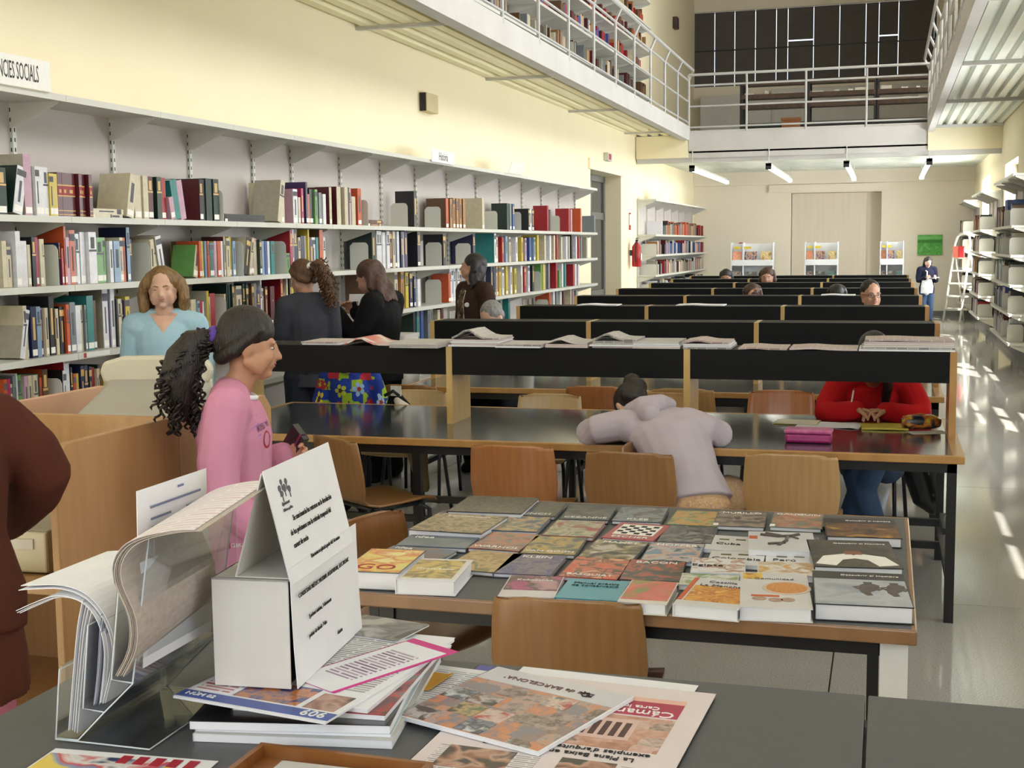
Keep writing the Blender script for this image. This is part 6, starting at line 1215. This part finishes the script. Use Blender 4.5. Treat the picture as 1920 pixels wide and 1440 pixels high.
# seated people: pelvis at seat height, knees forward
def sit(h, lean=0, low=0, wd=1.0):
    J = dict(h=h, pel=V((0, 0, .52-low)), waist=V((0, .03+lean*.25, .52-low+.095*h)), chest=V((0, .04+lean*.6, .52-low+.20*h)), neck=V((0, .03+lean, .52-low+.295*h)), head=V((0, .05+lean*1.15, .52-low+.335*h)))
    for s, k in ((-1, 'L'), (1, 'R')):
        J['s'+k] = V((s*.107*h*wd, .02+lean*.95, .52-low+.275*h)); J['e'+k] = J['s'+k]+V((s*.05, .10, -.16*h)); J['w'+k] = J['e'+k]+V((-s*.08, .2, .02))
        J['h'+k] = V((s*.055*h, .02, .50-low)); J['k'+k] = V((s*.07*h, .26*h, .49-low*.6)); J['a'+k] = V((s*.06*h, .25*h, .06)); J['t'+k] = V((s*.06*h, .25*h+.12, .025))
    return J
J = sit(1.70, .08, .015); J['head'] += V((0, .03, -.03))
person('grey-haired man bowed over his reading at the second table', (-2.80, 9.42, 0), 172, J, SK3, cloth('pale_checked_shirt', (196, 196, 190), (150, 152, 156), sc=40), BLKC, short_hair, GYH, look=(-14, -38, 0), voxel=.011, lip=(170, 110, 100), topname='shirt')
J = sit(1.72, .05, .0, 1.1); J['head'] += V((0, .0, .005))
person('man with glasses and short dark hair sitting at the third table', (-.12, 11.75, 0), 170, J, SK2, cloth('pale_blue_shirt', (176, 192, 214), (156, 174, 200)), DDENIM, short_hair, DKH, look=(34, -6, 0), voxel=.010, glasses=True, topname='shirt')
# child in the flowered jacket
J = stand(1.09, 1.08); J['head'] += V((0, .03, -.03)); J['eL'] = J['sL']+V((-.055, -.01, -.16)); J['wL'] = J['eL']+V((-.02, .09, -.13)); J['eR'] = J['sR']+V((.055, -.01, -.16)); J['wR'] = J['eR']+V((.02, .09, -.13))
JKT = picture('flower_fleece', C((24,48,140),(26,60,160),(150,180,40),(30,54,150),(170,40,60),(150,190,46),(24,50,146)), 15, 4, .9, kind='patch', coat=0)
ch, HM, tp = person('small child in a blue and lime flowered jacket behind the nearest table', (-3.20, 7.32, 0), 198, J, SK3, JKT, DDENIM, short_hair, BRH, look=(0, -25, 0), voxel=.008, g=.026, hems=.12, topname='jacket', hs=.80, wk=1.08)
rp = random.Random(2)
for x, z, c, r in ((-.075, .80, (150,186,230), .034), (.055, .79, (190,200,60), .030), (-.06, .67, (196,206,60), .030), (.065, .68, (200,60,50), .028), (-.20, .72, (170,196,234), .030), (.195, .74, (230,200,50), .028), (-.05, .56, (220,110,50), .028), (.06, .57, (150,186,230), .026), (-.23, .62, (196,206,60), .026), (.22, .63, (210,60,70), .026)):
    y = .115 if abs(x) < .12 else .07
    for nm, cc, parts in (('petals', c, [(x+r*math.cos(a*1.2566), z+r*math.sin(a*1.2566), r*.55) for a in range(5)]), ('flower_eye', (150, 40, 40) if c[2] > 100 else (60, 50, 30), [(x, z, r*.5)])):
        b = MB()
        for px, pz, pr in parts: b.prism([(px+pr*math.cos(k*math.pi/4), pz+pr*math.sin(k*math.pi/4)) for k in range(8)], 'y', y, y+.002)
        q = b.build(nm, mat('flower_%d_%d_%d' % cc, cc, .85, noise=.3, nscale=30, c2=tuple(v*.9 for v in cc)), ch); wrap(q, tp, .003 if nm == 'petals' else .0055)
b = MB(); b.tube([(0, .13, .87), (0, .14, .7), (0, .14, .5)], .005, 6); q = b.build('zip', mat('dark_zip', (60, 26, 50), .6, noise=.3, nscale=30, c2=(50, 20, 40)), ch); wrap(q, tp, .003)
# girl asleep on the table in the pale hoodie
J = dict(h=1.58, pel=V((0.12, -.13, .53)), waist=V((.08, -.06, .645)), chest=V((.0, .05, .775)), neck=V((-.13, .17, .845)), head=V((-.19, .235, .868)))
J.update(sL=V((-.225, .08, .84)), sR=V((.05, .13, .85)), eL=V((-.40, .085, .80)), wL=V((-.20, .25, .795)), eR=V((.20, .14, .80)), wR=V((.02, .34, .79)), hL=V((.04, -.10, .50)), hR=V((.19, -.10, .50)), kL=V((.10, .26, .50)), kR=V((.24, .24, .50)), aL=V((.10, .22, .06)), aR=V((.24, .22, .06)), tL=V((.10, .34, .025)), tR=V((.24, .34, .025)))
HOOD = cloth('pale_lilac_fleece', (190, 180, 188), (179, 168, 178)); SPOT = picture('speckled_skirt', C((196,160,110),(206,170,130),(176,140,120),(212,180,130)), 60, 5, .9, coat=0)
def bun_hair(o, M, hm):
    b = Blob(); b.ell((0, -.02, .135), (.086, .10, .092), M); b.ell((0, -.07, .09), (.07, .05, .06), M); b.ell((.02, -.105, .19), (.045, .04, .04), M); b.ell((.03, -.09, .13), (.05, .05, .05), M); b.grow('hair', hm, o, .007, 3)
sl, HM, tp = person('girl in a pale hoodie asleep with her head on the nearest table', (-.92, 5.66, 0), 0, J, SK3, HOOD, SPOT, bun_hair, DKH, look=(30, -76, 0), voxel=.008, g=.020, hems=-.03, topname='hoodie', botname='skirt', skirt=True, closed=True, thick=1.0)
b = Blob(); b.limb([J['neck']+V((-.085, -.03, .055)), J['neck']+V((-.02, -.075, .085)), J['neck']+V((.07, -.06, .095)), J['neck']+V((.10, .01, .08))], [.032, .042, .042, .03]); b.limb([J['neck']+V((-.05, -.01, .06)), J['neck']+V((.06, .0, .09))], [.03, .032]); b.limb([J['neck']+V((-.03, -.05, .06)), J['neck']+V((.03, -.13, .05))], [.045, .05]); b.grow('hood', HOOD, sl, .008, 4)
# girl in the red sweater
J = sit(1.62, .14, .045); J['head'] += V((0, .05, -.03)); dx = 0
J['eL'] = V((-.235, .30, .775)); J['wL'] = V((-.065, .42, .805)); J['eR'] = V((.235, .28, .775)); J['wR'] = V((.08, .43, .81))
J['kL'] = V((-.02, .40, .56)); J['aL'] = V((.10, .34, .20)); J['tL'] = V((.12, .44, .14)); J['kR'] = V((.07, .40, .47)); J['aR'] = V((-.05, .30, .06)); J['tR'] = V((-.06, .42, .025))
for k in ('sL', 'sR', 'neck'): J[k].z -= .015
REDC = cloth('red_knit', (190, 22, 28), (170, 16, 22))
rd, HM, tp = person('girl in a red sweater writing behind the nearest table, her eyes hidden', (-.06, 7.14, 0), 180, J, SK1, REDC, DENIM, None, DKH, look=(0, -28, 0), voxel=.008, g=.016, hems=0, lip=(176, 90, 84),
    hands=dict(L=dict(d=(.75, .45, .05), n=(.1, .2, -.9), curl=.5, thumb=1), R=dict(d=(-.8, .35, -.05), n=(-.1, .3, -.9), curl=.45, thumb=1)))
def red_hair(o, M, hm):
    b = Blob(); cap(b, M); b.ell((0, -.06, .08), (.075, .05, .08), M)
    for i in range(6): b.limb([(-.055-.004*i, -.03+.012*i, .13), (-.07, .0+.012*i, .04), (-.075, .035+.008*i, -.05), (-.065, .05+.006*i, -.13), (-.06, .05, -.20)], [.026, .026, .026, .022, .01], M)
    b.grow('hair', hm, o, .008, 2)
red_hair(rd, HM, DKH)
b = MB(); b.tube([J['wR'].lerp(J['eR'], .12)+V((-.024*math.cos(a), 0, .024*math.sin(a))) for a in [k*math.pi/6 for k in range(13)]], .008, 6, cap=False); b.build('wristwatch', INK, rd)
o = thing('pencil', 'pencil held upright in the hand of the girl in red', 'pencil', (-.165, 6.70, .83), 0); b = MB(); b.tube([(0, 0, 0), (.012, .01, .08)], .004, 6); b.build('shaft', WINK, o); b = MB(); b.tube([(.012, .01, .08), (.0135, .011, .09)], .0045, 6); b.build('eraser', RINK, o)
# readers far down the room, mostly behind the raised shelves
for (x, y), rz, hm, top, lk, lb, hh in (((-1.36, 13.72), 185, BRH, cloth('dark_knit', (50, 48, 52)), (0, -30, 0), 'bowed brown-haired reader at the fourth table with a hand to the forehead', 1.56), ((-.48, 13.72), 178, DKH, cloth('plum_knit', (80, 50, 60)), (0, -36, 0), 'dark-haired reader bowed beside a white sheet at the fourth table', 1.55), ((-1.57, 17.95), 180, BRH, BLKC, (0, -12, 0), 'dark-haired reader seen before the first display stand', 1.74), ((-2.36, 19.85), 182, DKH, BLKC, (0, -20, 0), 'farthest reader, a dark crown of hair near the left shelving', 1.62)):
    J = sit(hh, .10, 0)
    if y < 14 and x < -1: J['eR'] = J['sR']+V((.05, .20, -.10)); J['wR'] = J['head']+V((.05, .13, .06))
    person(lb, (x, y, 0), rz, J, SK2, top, BLKC, long_hair(.22, .006, seedv=int(y)), hm, look=lk, voxel=.014)
# standing reader far away with the white bag
J = stand(1.36); J['eR'] = J['sR']+V((.03, .03, -.22)); J['wR'] = J['eR']+V((-.07, .19, .06)); J['eL'] = J['sL']+V((-.03, .03, -.22)); J['wL'] = J['eL']+V((.07, .19, .06)); J['head'] += V((0, .02, -.01))
NAVY = cloth('navy_jacket', (28, 30, 52), (20, 22, 40))
fw, HM, tp = person('standing reader in a dark jacket and jeans with a white bag, before the far wall', (.78, 27.5, 0), 198, J, SK3, NAVY, DENIM, long_hair(.2, .004, seedv=12), DKH, look=(0, -20, 0), voxel=.011, topname='jacket', g=.02)
b = Blob(); b.limb([(.06, .17, .62), (.06, .19, .75), (.06, .17, .90)], [.13, .13, .10], side=V((1, 0, 0)), flat=[.05, .06, .04]); b.grow('white_bag', WHITE, fw, .01, 3)
b = MB(); b.tube([(.06, .16, .95), (.04, .13, 1.05), (.08, -.05, 1.12)], .012, 6); b.build('bag_strap', WHITE, fw)
b = MB(); b.prism([(-.13, .02), (0, 0), (.13, .02), (.13, .024), (0, .004), (-.13, .024)], 'y', .22, .36); q = b.build('open_magazine', WHITE, fw, loc=(0, .02, .92))
# blurred passer-by in the rust coat at the left edge
J = stand(1.60, 1.05); J['chest'] += V((0, .05, -.02)); J['neck'] += V((0, .14, -.06)); J['head'] += V((0, .20, -.07))
for k in 'LR': J['s'+k] += V((0, .12, -.05))
J['head'] += V((.06, 0, 0)); J['eR'] = J['sR']+V((.10, -.04, -.13)); J['wR'] = J['eR']+V((-.05, .18, -.14)); J['eL'] = J['sL']+V((-.05, .10, -.26)); J['wL'] = J['eL']+V((.06, .18, -.05))
RUST = cloth('rust_coat', (84, 42, 28), (68, 32, 21), sc=4)
ru, HM, tp = person('person in a long rust-brown coat cut off by the left picture edge', (-2.15, 2.45, 0), 52, J, SK2, RUST, cloth('pink_trousers', (196, 120, 140)), short_hair, DKH, look=(20, -30, 0), voxel=.011, g=.03, thick=1.12, topname='coat', hems=.10)
b = Blob(); S_ = V((1, 0, 0)); b.limb([J['waist'], J['pel'], V((0, -.01, .70)), V((0, -.01, .60))], [.17, .19, .205, .21], side=S_, flat=[.13, .145, .155, .16], caps=False); b.grow('coat_skirt', RUST, ru, .012, 4)
# bags and coats on the chairs
o = thing('backpack', 'black and white bag hung over the light chair at the table end', 'bag', (-2.78, 7.06, .60), R(-8))
b = Blob(); b.limb([(.03, 0, -.02), (.0, 0, .10), (-.02, 0, .19)], [.12, .10, .04], side=V((1, 0, 0)), flat=[.05, .055, .03]); b.grow('body', BLKC, o, .008, 3)
b = Blob(); b.limb([(.12, -.01, -.02), (.07, -.015, .09), (.0, -.012, .17)], [.06, .05, .02], side=V((1, 0, 0)), flat=[.055, .055, .035]); b.grow('white_side', cloth('white_canvas', (214, 208, 196), (202, 195, 182)), o, .008, 3)
b = MB(); b.tube([(-.06, -.05, .19), (.0, -.055, .22), (.04, -.05, .19)], .010, 6); b.build('strap', INK, o); b = MB(); b.tube([(.10, -.06, .02), (.14, -.06, .10)], .007, 6); b.build('strap', INK, o)
b = MB(); b.box((-.02, -.05, .19), (.05, -.045, .25)); b.build('white_label', WINK, o)
o = thing('canvas_bag', 'khaki cloth bag hanging down below the nearest table beside a chair', 'bag', (-2.52, 6.72, .30), R(-20))
b = Blob(); b.limb([(-.05, 0, .30), (-.02, 0, .22), (.0, 0, .10), (.04, 0, .0)], [.06, .075, .055, .03], side=V((1, 0, 0)), flat=[.045, .045, .035, .02]); b.grow('cloth', cloth('khaki_canvas', (150, 138, 106), (132, 120, 90)), o, .008, 3)
b = MB(); b.tube([(.02, -.045, .30), (.04, -.05, .24), (.02, -.045, .19)], .008, 6); b.build('red_trim', RINK, o)
o = thing('leather_jacket', 'black leather jacket hanging from the chair of the girl in red', 'jacket', (.17, 7.42, .16), R(12))
LEA = mat('black_leather', (26, 28, 32), .35, noise=.3, nscale=6, c2=(18, 20, 24), bump=.5, bscale=14)
b = Blob(); b.limb([(-.10, 0, .56), (-.04, 0, .44), (.0, 0, .28), (.06, 0, .06), (.10, 0, .0)], [.08, .10, .09, .07, .03], side=V((1, 0, 0)), flat=[.06, .06, .05, .045, .03]); b.limb([(.02, -.03, .42), (.08, -.04, .22), (.11, -.03, .08)], [.05, .04, .03]); b.grow('leather', LEA, o, .008, 2)
b = MB()
for x, z in ((.03, .34), (.06, .22), (.085, .10)): b.tube([(x, -.075, z), (x, -.068, z)], .008, 8)
b.build('snap', GSTEEL, o)
# freeze the grown shapes
dg = bpy.context.evaluated_depsgraph_get()
new = [(o, bpy.data.meshes.new_from_object(o.evaluated_get(dg))) for o in GROWN]
for o, me in new:
    o.modifiers.clear(); o.data = me
